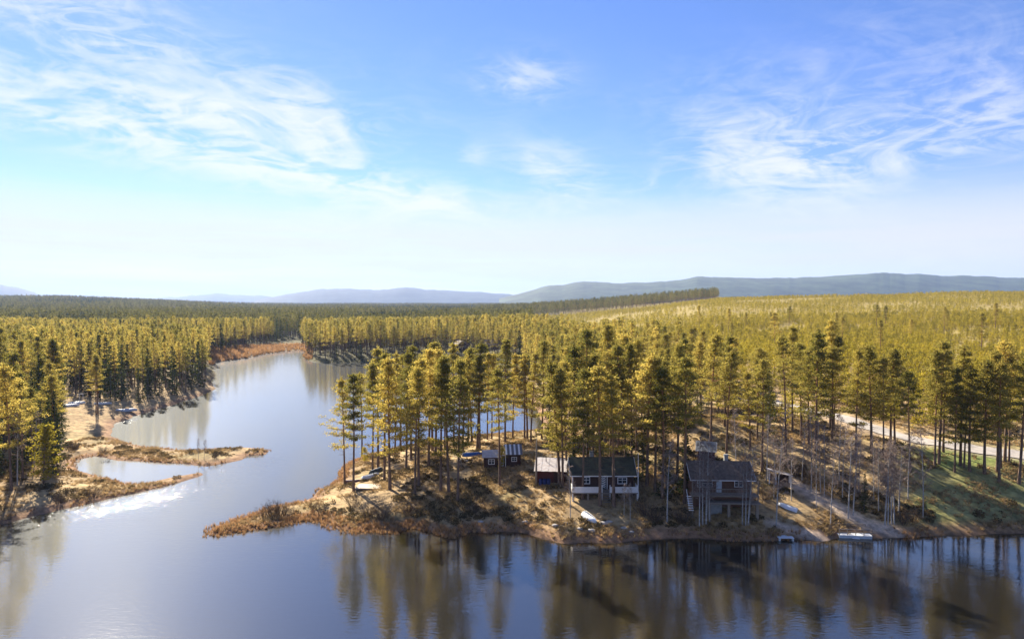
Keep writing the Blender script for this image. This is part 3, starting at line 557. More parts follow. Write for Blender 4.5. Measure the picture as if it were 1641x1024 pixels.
def stand(P, kinds, name, hr, what, where, group):
    rk = ranks(P, 0) if len(P) else {}
    for i, p in enumerate(P): tree(kinds[rng.integers(len(kinds))], name, p, rng.uniform(*hr), '%s %s, %s in the %s rank' % (what, where, *rk[i]), group)
I = Pm[:n_ind]; lf = I[:, 0]/I[:, 1] < -.3
stand(I[lf], PINES, 'pine_tree', (13, 20), 'pine', 'in the left bank stand', 'pines of the left bank stand')
stand(I[~lf], PINES, 'pine_tree', (13, 17), 'pine', 'in the stand behind the cabins', 'pines of the stand behind the cabins')
I = Sm[:110]; lf = I[:, 0] < 0
stand(I[lf], SPRUCES, 'spruce_tree', (10, 17), 'dark spruce', 'in the left bank stand', 'spruces of the left bank stand')
stand(I[~lf], SPRUCES, 'spruce_tree', (9, 13), 'dark spruce', 'behind the cabins', 'spruces behind the cabins')
def scatter(name, pts, scl, protos, label, cat, seed, zscl=None):
    rg = np.random.default_rng(seed); n = len(pts); me = bpy.data.meshes.new(name); me.vertices.add(n); me.vertices.foreach_set('co', np.asarray(pts, np.float32).ravel())
    def attr(nm, arr): a = me.attributes.new(nm, 'FLOAT', 'POINT'); a.data.foreach_set('value', np.asarray(arr, np.float32))
    attr('turn', rg.uniform(0, 6.28, n)); attr('size', scl); attr('tall', scl if zscl is None else zscl); attr('pick', rg.integers(0, 1000, n))
    kc = bpy.data.collections.new(name+'_kinds')
    for pm in protos: kc.objects.link(bpy.data.objects.new(pm.name, pm))
    o = link(name, me); tag(o, label, cat, None, 'stuff')
    ng = bpy.data.node_groups.new(name, 'GeometryNodeTree'); ng.interface.new_socket('Geometry', in_out='INPUT', socket_type='NodeSocketGeometry'); ng.interface.new_socket('Geometry', in_out='OUTPUT', socket_type='NodeSocketGeometry')
    L = ng.links.new; gi = N(ng, 'NodeGroupInput'); go = N(ng, 'NodeGroupOutput'); iop = N(ng, 'GeometryNodeInstanceOnPoints')
    ci = N(ng, 'GeometryNodeCollectionInfo'); ci.inputs['Collection'].default_value = kc; ci.inputs['Separate Children'].default_value = True; ci.inputs['Reset Children'].default_value = True
    def at(nm): a = N(ng, 'GeometryNodeInputNamedAttribute', data_type='FLOAT'); a.inputs['Name'].default_value = nm; return a.outputs['Attribute']
    cr = N(ng, 'ShaderNodeCombineXYZ'); L(at('turn'), cr.inputs[2]); cs = N(ng, 'ShaderNodeCombineXYZ'); s = at('size'); L(s, cs.inputs[0]); L(s, cs.inputs[1]); L(at('tall'), cs.inputs[2])
    L(gi.outputs[0], iop.inputs['Points']); L(ci.outputs[0], iop.inputs['Instance']); iop.inputs['Pick Instance'].default_value = True; L(at('pick'), iop.inputs['Instance Index'])
    L(cr.outputs[0], iop.inputs['Rotation']); L(cs.outputs[0], iop.inputs['Scale']); L(iop.outputs[0], go.inputs[0])
    md = o.modifiers.new('scatter', 'NODES'); md.node_group = ng; return o
PL = [one('plain_pine', pine_shape(80+i, 17, cs, 2.0, 38, 3, 7, .52, 5, 3), M['bark'], M['pine']) for i, cs in enumerate((.40, .46, .34, .50))]
SL = [one('plain_spruce', spruce_shape(90+i, 14, r, 22, 7, 6, .6), M['gbark'], M['spruce']) for i, r in enumerate((1.8, 2.2))]
YL = [one('plain_young_pine', pine_shape(100+i, 6, .10, 1.25, 26, 2, 6, .5, 4, 0, .07), M['bark'], M['young']) for i in range(4)]
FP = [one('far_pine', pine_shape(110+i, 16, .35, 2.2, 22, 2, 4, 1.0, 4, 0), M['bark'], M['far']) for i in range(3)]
FY = [one('far_young_pine', pine_shape(130+i, 6, .1, 1.4, 14, 2, 3, .95, 3, 0, .07), M['bark'], M['young']) for i in range(3)]
Pr, Sr = Pm[n_ind:], Sm[110:]
scatter('pine_forest', Pr, rng.uniform(.78, 1.1, len(Pr)), PL, 'continuous pine forest around the bay and the far shore', 'forest', 1)
scatter('spruce_forest', Sr, rng.uniform(.7, 1.25, len(Sr)), SL, 'dark spruces mixed through the forest beyond the left bank', 'forest', 2)
Y1, _, _, _ = candidates(128, 480, 2.7, 5); a = Y1[:, 0]/Y1[:, 1]; k = (a > -.02) & (Y1[:, 1] > edge(a)-6) & ((fbm(Y1[:, 0]/16, Y1[:, 1]/16, 77) > -.12) | (Y1[:, 1] < 210)); Y1 = Y1[k]
Y2, _, _, _ = candidates(480, 1000, 4.4, 6); a = Y2[:, 0]/Y2[:, 1]; k = (a > .03) & (Y2[:, 1] > edge(a)) & (fbm(Y2[:, 0]/32, Y2[:, 1]/32, 78) > -.12); Y2 = Y2[k]
scatter('young_pine_forest', Y1, rng.uniform(.35, .9, len(Y1)), YL, 'dense yellow-green young pines covering the near right-hand slope', 'forest', 3)
scatter('young_pine_hillside', Y2, rng.uniform(.35, .8, len(Y2)), FY, 'yellow-green young pines on the upper right-hand hillside', 'forest', 4)
F1, _, _, _ = candidates(520, 1000, 5.6, 7); a = F1[:, 0]/F1[:, 1]; k = (a < .03) | ((F1[:, 1] < edge(a))); F1 = F1[k]
F2, _, _, _ = candidates(1000, 2000, 8.5, 8); a = F2[:, 0]/F2[:, 1]; k = a < .298; F2 = F2[k]
F3, _, _, _ = candidates(2000, 4600, 19, 9); k = F3[:, 0]/F3[:, 1] < .3; F3 = F3[k]
FA = np.concatenate([F1, F2, F3]); q = fbm(FA[:, 0]/(70+.05*FA[:, 1]), FA[:, 1]/(110+.1*FA[:, 1]), 65); dk = q+rng.normal(0, .12, len(FA)) > .24; br = (q < -.36) & ~dk
scatter('distant_spruce_stands', FA[dk], rng.uniform(.8, 1.25, dk.sum()), [one('far_spruce', spruce_shape(118+i, 15, 2.1, 12, 5, 4, 1.0), M['gbark'], M['spruce']) for i in range(2)], 'dark clumps of spruce within the distant forest', 'forest', 15)
scatter('distant_birch_stands', FA[br], rng.uniform(.8, 1.1, br.sum()), [one('far_birch', birch_shape(141+i, 11, 16, 2.0, .25, 4), M['bbark'], M['twig']) for i in range(2)], 'greyish patches of bare birch within the distant forest', 'forest', 16)
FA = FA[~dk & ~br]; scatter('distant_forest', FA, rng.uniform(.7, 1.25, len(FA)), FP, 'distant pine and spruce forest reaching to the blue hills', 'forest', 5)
lone, lx, ly, _ = candidates(170, 620, 27, 12, .5); a = lone[:, 0]/lone[:, 1]; k = (a > .25) & (lone[:, 1] > edge(a)+10) & (rng.random(len(lone)) < .4); lone = lone[k]
lone = lone[:26]; lone = lone[np.argsort(lone[:, 0]/lone[:, 1])]
for i, p in enumerate(lone):
    tree(PINES[4 + rng.integers(2)*3], 'pine_tree', p, rng.uniform(11, 16), 'lone tall pine above the yellow-green young pines, '+('leftmost' if i == 0 else ORD[i]+' from the left'), 'lone pines on the young hillside')
# ------------------------------------------------------------------ grass, reeds, shrubs
def tuft(seed, n, h, lean, w):
    rg = np.random.default_rng(seed); a = rg.uniform(0, 6.28, n); r = rg.uniform(0, .16, n); B = np.stack([np.cos(a)*r, np.sin(a)*r, 0*a-.02], 1); o = np.stack([np.cos(a), np.sin(a), 0*a], 1); s = np.stack([-np.sin(a), np.cos(a), 0*a], 1)
    hh = h*rg.uniform(.6, 1.15, n)[:, None]; tip = B+o*lean*hh*rg.uniform(.4, 1.2, (n, 1))+[0, 0, 1]*hh; V = np.stack([B-s*w, B+s*w, tip], 1).reshape(-1, 3); return V, np.arange(3*n).reshape(-1, 3)
TG = [mesh_np('tuft', *(lambda t: (t[0], [t[1]]))(tuft(i, 16, .34, .9, .03)), [M['grass']]) for i in range(3)]
TR = [mesh_np('reed_clump', *(lambda t: (t[0], [t[1]]))(tuft(9+i, 20, .62, .4, .025)), [M['reed']]) for i in range(3)]
n = 150000; gxr = rng.uniform(-95, 100, n); gyr = 80 + 75*rng.random(n)**1.2; Z, D = terrain(gxr, gyr, True)
dens = smooth(.45+1.5*fbm(gxr/5, gyr/5, 51)); okg = (D > .5) & (rng.random(n) < dens*.62) & (line_dist(gxr, gyr, path) > 1.6) & (line_dist(gxr, gyr, path2) > 1.2) & (line_dist(gxr, gyr, road) > 5) & (gxr/gyr > -.82) & (gxr/gyr < .80)
G = np.stack([gxr, gyr, Z], 1)[okg]; sc_ = rng.uniform(.6, 1.5, len(G)); scatter('dry_grass', G, sc_, TG, 'dry golden grass tufts over the banks', 'grass', 6)
okr = (D > -.5) & (D < 1.5) & (rng.random(n) < .9*smooth(.35+1.6*fbm(gxr/6, gyr/6, 57))) & (((gxr < 3) & (gxr > -40)) | (rng.random(n) < .22)); Gr = np.stack([gxr, gyr, np.maximum(Z, -.05)], 1)[okr]
n2 = 9000; tx, ty = at_z(rng.uniform(325, 640, n2), rng.uniform(805, 872, n2)); tz, td = terrain(tx, ty, True); k = (td > -1.3) & (td < 2.5) & (rng.random(n2) < .34*smooth(.55+1.4*fbm(tx/3, ty/3, 83))); Gr = np.concatenate([Gr, np.stack([tx, ty, np.maximum(tz, -.05)], 1)[k]])
n3 = 9000; fx, fy = at_z(rng.uniform(335, 500, n3), rng.uniform(546, 584, n3), .6); fz, fd = terrain(fx, fy, True); k = (fd > .3) & (fd < 45) & (rng.random(n3) < .75); Sf = np.concatenate([rng.uniform(.4, 1.0, len(Gr)), rng.uniform(1.6, 3.2, k.sum())]); Gr = np.concatenate([Gr, np.stack([fx, fy, fz], 1)[k]])
scatter('shore_sedge', Gr, Sf, TR, 'rusty sedge and reeds fringing the shore', 'sedge', 7)
HB = []
for i in range(3):
    rg = np.random.default_rng(400+i); n_ = 60; P = unit(rg.normal(0, 1, (n_, 3))+[0, 0, .4])*rg.uniform(.5, 1, (n_, 1))*[.42, .42, .3]; HB.append(mesh_np('low_bush', *(lambda t: (t[0], [t[1]]))(quads(P, unit(P+rg.normal(0, .3, (n_, 3))+[0, 0, .3]), unit(rg.normal(0, 1, (n_, 3))), rg.uniform(.16, .3, n_), rg.uniform(.06, .12, n_))), [M['heath']]))
okh = (D > 2) & (fbm(gxr/3.4, gyr/3.4, 88)+.5*fbm(gxr/12, gyr/12, 89) > .16) & (rng.random(n) < .2) & (line_dist(gxr, gyr, path) > 2) & (line_dist(gxr, gyr, road) > 5) & (np.abs(gxr/gyr) < .8)
Gh = np.stack([gxr, gyr, Z], 1)[okh]; scatter('heather', Gh, rng.uniform(.6, 1.7, len(Gh)), HB, 'dark heather and berry scrub in patches under the pines', 'heather', 8)
def shrub_shape(seed, h=1.6, n=46):
    rg = np.random.default_rng(seed); s = []
    for i in range(n):
        a = rg.uniform(0, 6.28); r = rg.uniform(0, .5); p = np.array([math.cos(a)*r, math.sin(a)*r, -.05]); d = np.array([math.cos(a)*rg.uniform(.1, .7), math.sin(a)*rg.uniform(.1, .7), 1]); L = h*rg.uniform(.5, 1.1); B = p+d*L*np.linspace(0, 1, 3)[:, None]; s.append((B, np.array([.014, .01, .005])))
        for j in range(5): q = at_line(B, rg.uniform(.3, 1)); d2 = unit(d+rg.normal(0, .6, 3)); s.append((q+d2*L*rg.uniform(.15, .4)*np.linspace(0, 1, 2)[:, None], np.array([.009, .005])))
    return tubes(s, 3)
SH = [mesh_np('twigs', *(lambda t: (t[0], [t[1]]))(shrub_shape(200+i)), [M['shrub']]) for i in range(3)]
shr = [(425, 829, 1.5, 'left end of the brown shrub clump on the peninsula spit'), (437, 827, 1.9, 'tallest bare shrub in the middle of the peninsula spit'), (449, 826, 1.8, 'bare shrub right of the tallest on the peninsula spit'), (462, 826, 1.4, 'right end of the brown shrub clump on the peninsula spit'), (503, 816, 1.2, 'bare shrub where the spit joins the peninsula'), (515, 822, 1.3, 'bare shrub on the shore at the root of the spit'),
    (566, 812, 1.7, 'dark shrub on the bank below the pale timber deck'), (592, 828, 1.9, 'dark shrub at the water left of the peninsula front'), (612, 832, 2.0, 'larger dark shrub at the water on the peninsula front'), (655, 822, 1.6, 'shaded shrub on the bank under the peninsula pines'), (760, 822, 1.5, 'shaded shrub low on the bank below the little brown cabin'), (1035, 826, 2.2, 'brown shrub on the bank right of the blue pontoon'), (1050, 838, 1.7, 'brown shrub at the water right of the blue pontoon'), (1095, 838, 1.9, 'bare shrub left of the stilted cabin posts'),
    (1225, 800, 2.0, 'bare shrub right of the stilted cabin'), (1275, 762, 2.4, 'brown shrub right of the open lean-to'), (1300, 770, 2.2, 'brown shrub above the sandy path'), (1385, 800, 2.2, 'brown shrub behind the raft birches'), (1445, 838, 1.8, 'shaded shrub right of the raft birch clump'), (1462, 836, 1.7, 'shaded shrub at the edge of the green meadow'), (95, 806, 1.6, 'dark shrub on the near left bank'), (150, 797, 1.4, 'dark shrub at the root of the lower left spit'), (115, 722, 2.0, 'dark shrub at the forest edge above the pond'), (165, 725, 1.3, 'brown shrub between the pond and the lake'), (170, 745, 1.0, 'low brown shrub on the pond shore'), (345, 733, 1.0, 'low shrub on the upper left spit')]
for i, (a, b, s, lb) in enumerate(shr):
    p = ground(a, b); o = link('bare_shrub', SH[i % 3], None, (p[0], p[1], p[2])); o.scale = (s/1.4*1.25, s/1.4*1.25, s/1.5); o.rotation_euler = (0, 0, i*1.3); tag(o, lb, 'shrub', 'bare shrubs on the banks')
# ------------------------------------------------------------------ buildings
def window(root, x, z, w, h, y, panes=2, axis='y'):
    f = MB(); t = .09
    for x0, x1, z0, z1 in ((x-w/2-t, x-w/2, z-t, z+h+t), (x+w/2, x+w/2+t, z-t, z+h+t), (x-w/2, x+w/2, z-t, z), (x-w/2, x+w/2, z+h, z+h+t)): f.box(x0, x1, y-.07, y-.004, z0, z1)
    for k in range(1, panes): xx = x-w/2+w*k/panes; f.box(xx-.03, xx+.03, y-.06, y-.01, z, z+h)
    f.box(x-w/2, x+w/2, y-.055, y-.012, z+h*.55, z+h*.55+.05)
    fo = f.build('window', M['white'], root); MB().box(x-w/2, x+w/2, y-.03, y-.006, z, z+h).build('pane', M['glass'], fo)
def gable_house(root, w, d, h, rise, mw, mr, over=.4, x0=0, y0=0, z0=0, foot=1.2, front=True, trim=True, tr=.1):
    """walls with the ridge along x (front=True) or along y; the front is at y0, base at z0"""
    a, b = x0-w/2, x0+w/2; m = MB()
    if front: prof = [(y0, z0-foot), (y0+d, z0-foot), (y0+d, z0+h), (y0+d/2, z0+h+rise), (y0, z0+h)]; V = [(a, y, z) for y, z in prof]+[(b, y, z) for y, z in prof]
    else: prof = [(a, z0-foot), (b, z0-foot), (b, z0+h), (x0, z0+h+rise), (a, z0+h)]; V = [(x, y0, z) for x, z in prof]+[(x, y0+d, z) for x, z in prof]
    F = [(0, 1, 2, 3, 4), (9, 8, 7, 6, 5)]+[(i, i+5, (i+1) % 5+5, (i+1) % 5) for i in range(5)]
    m.add(V, F); m.build('wall', mw, root); r = MB(); e = over; k = rise/(d/2 if front else w/2); o = .012
    if front:
        zt = z0+h+rise+o; ze = z0+h-e*k+o
        r.slab([(a-e, y0-e, ze+tr), (b+e, y0-e, ze+tr), (b+e, y0+d/2, zt+tr), (a-e, y0+d/2, zt+tr)], tr*.9); r.slab([(b+e, y0+d+e, ze+tr), (a-e, y0+d+e, ze+tr), (a-e, y0+d/2, zt+tr), (b+e, y0+d/2, zt+tr)], tr*.9)
    else:
        zt = z0+h+rise+o; ze = z0+h-e*k+o
        r.slab([(a-e, y0+d+e, ze+tr), (a-e, y0-e, ze+tr), (x0, y0-e, zt+tr), (x0, y0+d+e, zt+tr)], tr*.9); r.slab([(b+e, y0-e, ze+tr), (b+e, y0+d+e, ze+tr), (x0, y0+d+e, zt+tr), (x0, y0-e, zt+tr)], tr*.9)
    ro = r.build('roof', mr, root)
    if trim:
        t = MB()
        if front:
            t.box(a-e, b+e, y0-e-.05, y0-e-.004, ze-.04, ze+tr*.9)
            for x in (a-e-.05, b+e+.004):
                for yy in (y0-e, y0+d+e): t.add([(x, yy, ze-.06), (x+.046, yy, ze-.06), (x+.046, yy, ze+tr), (x, yy, ze+tr), (x, y0+d/2, zt-.06), (x+.046, y0+d/2, zt-.06), (x+.046, y0+d/2, zt+tr), (x, y0+d/2, zt+tr)], [(0, 1, 2, 3), (7, 6, 5, 4), (0, 4, 5, 1), (1, 5, 6, 2), (2, 6, 7, 3), (3, 7, 4, 0)])
        else:
            for xx, s in ((a-e, 1), (b+e, -1)): t.bar((xx, y0-e-.03, ze+tr*.4), (x0, y0-e-.03, zt+tr*.4), .05, .16)
        t.build('trim', M['white'], ro)
    return ro
def rails(root, name, x0, x1, y, z, h, m, solid=True, gap=.14):
    n = max(2, int((x1-x0)/gap)); f = MB(); f.box(x0, x1, y-.05, y+.05, z+h-.05, z+h+.03); f.build(name, m, root)
    for k in range(n):
        xa = x0+(x1-x0)*k/n; MB().box(xa+.008, xa+(x1-x0)/n-.008 if solid else xa+.05, y-.03, y-.006, z-.08, z+h-.055).build('board', m, root)
def posts(root, pts, w, m, name='post'):
    for x, y, z0, z1 in pts: MB().box(x-w/2, x+w/2, y-w/2, y+w/2, z0, z1).build(name, m, root)
# the cabin with the white veranda rail
p = ground(970, 803); CA = empty('veranda_cabin', (p[0], p[1]+.3, p[2]), 0, 'dark red cabin with white veranda rail and mossy dark roof', 'cabin'); fl = 1.15
gable_house(CA, 8.8, 5.4, 2.25, 1.75, M['dark'], M['roofd'], .45, 0, 1.9, fl, 2.4)
MB().box(-4.7, 4.7, 0, 1.89, fl-.16, fl-.02).build('deck', M['wood'], CA)
rails(CA, 'handrail', -4.6, -.45, .06, fl+.06, .72, M['white']); rails(CA, 'handrail', .75, 4.6, .06, fl+.06, .72, M['white'])
posts(CA, [(-4.62, .08, -1.2, fl+2.2), (-.42, .08, fl-1.6, fl+1.05), (.72, .08, fl-1.6, fl+1.05), (4.62, .08, -1.4, fl+1.05)], .12, M['white']); posts(CA, [(-2.4, .3, -1.5, fl-.17), (2.6, .3, -1.6, fl-.17), (-4.5, .3, -1.5, fl-.17), (4.5, .3, -1.6, fl-.17)], .2, M['wood'], 'stilt')
sr = MB(); sr.box(-4.68, -4.62, .15, 1.88, fl+.02, fl+.9); sr.build('side_rail', M['white'], CA); sr = MB(); sr.box(4.62, 4.68, .15, 1.88, fl+.02, fl+.9); sr.build('side_rail', M['white'], CA)
window(CA, -2.5, fl+.85, .95, .85, 1.9); window(CA, 1.95+.8, fl+.85, 1.2, .8, 1.9)
dr = MB().box(-.5, .35, 1.86, 1.896, fl, fl+1.95).build('door', M['black'], CA)
for k in range(7):
    z = fl+.12+k*.26; s = MB()
    for q in (-1, 1): s.add([(-.075+q*.4, 1.852, z), (-.075, 1.852, z+.22), (-.075, 1.852, z+.34), (-.075+q*.4, 1.852, z+.12), (-.075+q*.4, 1.859, z), (-.075, 1.859, z+.22), (-.075, 1.859, z+.34), (-.075+q*.4, 1.859, z+.12)], [(0, 1, 2, 3), (7, 6, 5, 4), (0, 4, 5, 1), (1, 5, 6, 2), (2, 6, 7, 3), (3, 7, 4, 0)])
    s.build('chevron_stripe', M['white'], dr)
MB().box(.5, .6, 1.84, 1.9, fl, fl+2.05).build('door_trim', M['white'], CA)
for k in range(4): MB().box(-.35, .65, -.28*(k+1), -.28*k-.005, fl-.24-.26*k-.06, fl-.24-.26*k).build('step', M['wood'], CA)
ch = MB().box(-1.6, -1.05, 5.2, 5.75, fl+3, fl+4.7).build('chimney', M['conc'], CA); MB().box(-1.68, -.97, 5.12, 5.83, fl+4.7, fl+4.8).build('chimney_cap', M['black'], ch)
# flagpole
p = ground(1022.5, 801); FP_ = empty('flagpole', (p[0], p[1], p[2]-.05), 0, 'white flagpole beside the right end of the veranda', 'flagpole')
MB().tube([(0, 0, 0), (0, 0, 1.3)], [.13, .12], 10).build('foot', M['white'], FP_); MB().tube([(0, 0, 1.3), (0, 0, 4), (0, 0, 6.7)], [.075, .06, .04], 8).build('pole', M['white'], FP_); MB().tube([(0, 0, 6.7), (0, 0, 6.78), (0, 0, 6.86)], [.05, .075, .03], 8).build('knob', M['white'], FP_)
# red shed with tin roof
p = ground(882, 774); B = empty('tin_roofed_shed', (p[0], p[1], p[2]), R(-6), 'red shed with pale tin roof left of the cabin', 'shed')
m = MB(); w, d = 4.4, 3.6; m.add([(-w/2, 0, -.7), (w/2, 0, -.7), (w/2, d, -.7), (-w/2, d, -.7), (-w/2, 0, 1.95), (w/2, 0, 1.95), (w/2, d, 2.9), (-w/2, d, 2.9)], [(0, 1, 5, 4), (1, 2, 6, 5), (2, 3, 7, 6), (3, 0, 4, 7), (4, 5, 6, 7), (3, 2, 1, 0)]); m.build('wall', M['red'], B)
for k in range(9):
    xa = -2.5+k*5/9; o = MB().slab([(xa+.004, -.4, 1.875+.03*(k % 2)), (xa+5/9-.004, -.4, 1.875+.03*(k % 2)), (xa+5/9-.004, d+.3, 3.01+.03*(k % 2)), (xa+.004, d+.3, 3.01+.03*(k % 2))], .02).build('roof_sheet', M['tin'], B)
posts(B, [(-2.21, -.04, -.5, 1.85)], .13, M['white'], 'corner_board'); MB().box(.5, 1.3, -.05, -.004, -.1, 1.75).build('door', M['dark'], B); window(B, 1.75, .9, .4, .5, 0, 1)
MB().tube([(-.8, 2.6, 2.7), (-.8, 2.6, 3.6)], .06, 8).build('flue', M['black'], B); mb = MB(); mb.bar((-.2, 2.9, 2.7), (-.2, 2.9, 3.9), .04); mb.bar((-.7, 2.9, 3.7), (.3, 2.9, 3.7), .03); mb.bar((-.5, 2.9, 3.5), (.1, 2.9, 3.5), .03); mb.build('aerial', M['alu'], B)
for i, xx in enumerate((-1.45, -.85, -.25)):
    q = np.array([math.cos(R(-6))*xx - math.sin(R(-6))*-.5, math.sin(R(-6))*xx + math.cos(R(-6))*-.5]) + p[:2]
    o = MB().tube([(0, 0, 0), (0, 0, .05), (0, 0, .3), (0, 0, .33), (0, 0, .36), (0, 0, .62), (0, 0, .65), (0, 0, .68), (0, 0, .93), (0, 0, .95)], [.26, .28, .28, .3, .28, .28, .3, .28, .28, .26], 14).build('barrel', M['bluep'], None, False, (q[0], q[1], zat(q[0], q[1])-.03))
    tag(o, ['left', 'middle', 'right'][i]+' one of three blue barrels before the red shed', 'barrel', 'blue barrels')
for k in range(3):
    pp = ground(855, 757+5*k); o = MB(); o.tube([(-.55, 0, .12), (0, .03, .13), (.55, .05, .12)], [.14, .13, .12], 8)
    o = o.build('log', M['wood'], None, False, (pp[0], pp[1], pp[2]-.02)); tag(o, ['uppermost', 'middle', 'lowest'][k]+' of three cut logs lying left of the dead trunk', 'log', 'cut logs')
# the little brown cabin
p = ground(806, 750); K = empty('little_cabin', (p[0], p[1], p[2]), R(4), 'little brown cabin with striped tin roof and white-framed windows', 'cabin')
gable_house(K, 2.6, 3.2, 1.8, .75, M['dark'], M['tin'], .3, -1.85, 0, .1, .8, True, False); gable_house(K, 2.5, 3.6, 2.15, 1.1, M['dark'], M['tind'], .3, 1.75, .5, .1, .8, True, False)
for k in range(4):
    xa = .45+k*.72; k0 = 1.1/1.8
    MB().slab([(xa, .17, 2.25-.33*k0+.14), (xa+.3, .17, 2.25-.33*k0+.14), (xa+.3, 2.28, 3.35+.14), (xa, 2.28, 3.35+.14)], .02).build('roof_strip', M['hull'], K)
m = MB(); m.box(-.54, .49, .9, 2.9, -.7, 2.0); m.build('porch_wall', M['dark'], K); MB().slab([(-.56, .2, 2.05), (.5, .2, 2.05), (.5, 3, 2.55), (-.56, 3, 2.55)], .06).build('porch_roof', M['tin'], K)
window(K, -1.9, .75, .9, .7, 0); window(K, 1.9, 1.05, .75, .6, .5); MB().box(-.3, .2, .84, .896, .1, 1.9).build('door', M['white'], K); posts(K, [(.44, .25, -.4, 2.0)], .12, M['white'])
MB().box(.3, 2.2, -.7, .35, -.15, .02).build('doorstep', M['wood'], K)
def chair(px, py, rz, label):
    q = ground(px, py); r = empty('garden_chair', (q[0], q[1], q[2]+.01), rz, label, 'chair', 'plastic garden chairs'); MB().box(-.24, .24, -.22, .22, .40, .44).build('seat', M['cream'], r)
    MB().slab([(-.24, .2, .45), (.24, .2, .45), (.24, .34, .95), (-.24, .34, .95)], .03).build('backrest', M['cream'], r)
    for s in (-1, 1):
        MB().bar((s*.24, -.2, .63), (s*.24, .24, .66), .05).build('armrest', M['cream'], r)
        for yy in (-.19, .2): MB().bar((s*.22, yy, 0), (s*.215, yy*.97, .4), .045).build('leg', M['cream'], r)
        MB().bar((s*.24, -.19, .43), (s*.24, -.19, .63), .04).build('arm_post', M['cream'], r)
chair(780, 749, R(10), 'left pale green plastic chair before the little cabin'); chair(788, 749, R(-14), 'right pale green plastic chair before the little cabin')
# stilted cabin
p = ground(1162, 826); Dh = empty('stilted_cabin', (p[0], p[1], p[2]), R(-3), 'large cabin on stilts with grey roof and railed veranda', 'cabin'); fl = 2.75
gable_house(Dh, 8.0, 5.2, 2.0, 1.7, M['brownw'], M['roofg'], .45, 0, 1.6, fl, 2.0)
MB().box(-4.5, 4.5, -.1, 1.59, fl-.18, fl-.02).build('deck', M['wood'], Dh); rails(Dh, 'handrail', -2.6, 3.3, -.02, fl, .9, M['wood'], False, .2); posts(Dh, [(-4.4, 0, -2.6, fl+1.95), (-2.6, 0, -2.8, fl+.95), (3.35, 0, -3, fl+.95), (4.4, 0, -3, fl+1.95)], .14, M['wood'])
posts(Dh, [(.4, -.3, -3.2, fl-.9), (4.2, -.3, -3.2, fl-.9), (-2.2, -.3, -3.0, fl-.9)], .36, M['wood'], 'pillar'); MB().box(-2.6, 4.6, -.6, .8, fl-1.05, fl-.88).build('lower_terrace', M['wood'], Dh)
MB().box(-2.4, -.3, .5, .62, -2.4, fl-1.06).build('cellar_wall', M['conc'], Dh); window(Dh, -2.4, fl+.8, 1.9, .75, 1.6, 3); window(Dh, 2.2, fl+.85, 1.0, .7, 1.6)
MB().box(-.85, -.1, 1.53, 1.596, fl, fl+1.95).build('door', M['alu'], Dh); MB().box(.45, 1.1, 1.55, 1.596, fl, fl+1.9).build('shutter', M['brownw'], Dh)
for k in range(7): MB().box(-5.2, -4.56, -.1-.26*k, .12-.26*k, fl-.2-.24*k, fl-.14-.24*k).build('step', M['white'], Dh)
MB().bar((-5.22, .1, fl+.75), (-5.22, -1.8, fl-.9), .07).build('stair_rail', M['white'], Dh)
ch = MB().box(1.0, 1.55, 4.6, 5.1, fl+2.6, fl+4.6).build('chimney', M['conc'], Dh)
# small outbuilding behind it
p = ground(1137, 745); Eb = empty('small_outbuilding', (p[0], p[1]+2, zat(p[0], p[1]+2)), R(-18), 'small dark red outbuilding with grey-green tin roof behind the stilted cabin', 'shed')
gable_house(Eb, 2.6, 2.8, 1.9, 1.0, M['red'], M['conc'], .3, 0, 0, 0, .9); MB().box(-.4, .4, -.05, -.004, 0, 1.75).build('door', M['dark'], Eb)
# open lean-to
p = ground(1250, 779); Ln = empty('open_lean_to', (p[0], p[1], p[2]), R(-14), 'open lean-to with pale sheet roof on pinkish posts', 'shed')
posts(Ln, [(-1.5, 0, -.4, 2.3), (-.6, -.05, -.4, 2.3), (1.5, 0, -.6, 1.7), (-1.5, 1.8, -.3, 2.0), (1.5, 1.8, -.3, 1.5)], .16, M['hull']); m = MB(); m.box(-1.45, 1.45, 1.7, 1.78, -.3, 1.45); m.build('back_wall', M['dark'], Ln)
for k in range(3): MB().slab([(-1.8+1.2*k+.01, -.4, 2.42-.26*k), (-.6+1.2*k-.01, -.4, 2.16-.26*k), (-.6+1.2*k-.01, 2.1, 1.96-.26*k), (-1.8+1.2*k+.01, 2.1, 2.22-.26*k)], .04).build('roof_sheet', M['tin'], Ln)
# far-shore cabins
for i, (a, b, w, lb) in enumerate(((741, 561, 9, 'dark cabin with one pale roof side on the far shore'), (786, 560, 8, 'low brown cabin half hidden in trees on the far shore'))):
    p = ground(a, b); Fh = empty('far_cabin', (p[0], p[1], p[2]), R(24 if i == 0 else 0), lb, 'cabin', 'cabins on the far shore'); gable_house(Fh, w*.75, 8, 2.5, 2.2, M['dark'], M['wood'], .5, 0, 0, .3, 1.5, i == 1)
    window(Fh, -1.5, 1.2, 1.1, 1.0, 0); window(Fh, 1.4, 1.2, 1.1, 1.0, 0); MB().box(-.35, .35, -.06, -.004, .3, 2.2).build('door', M['white'], Fh)
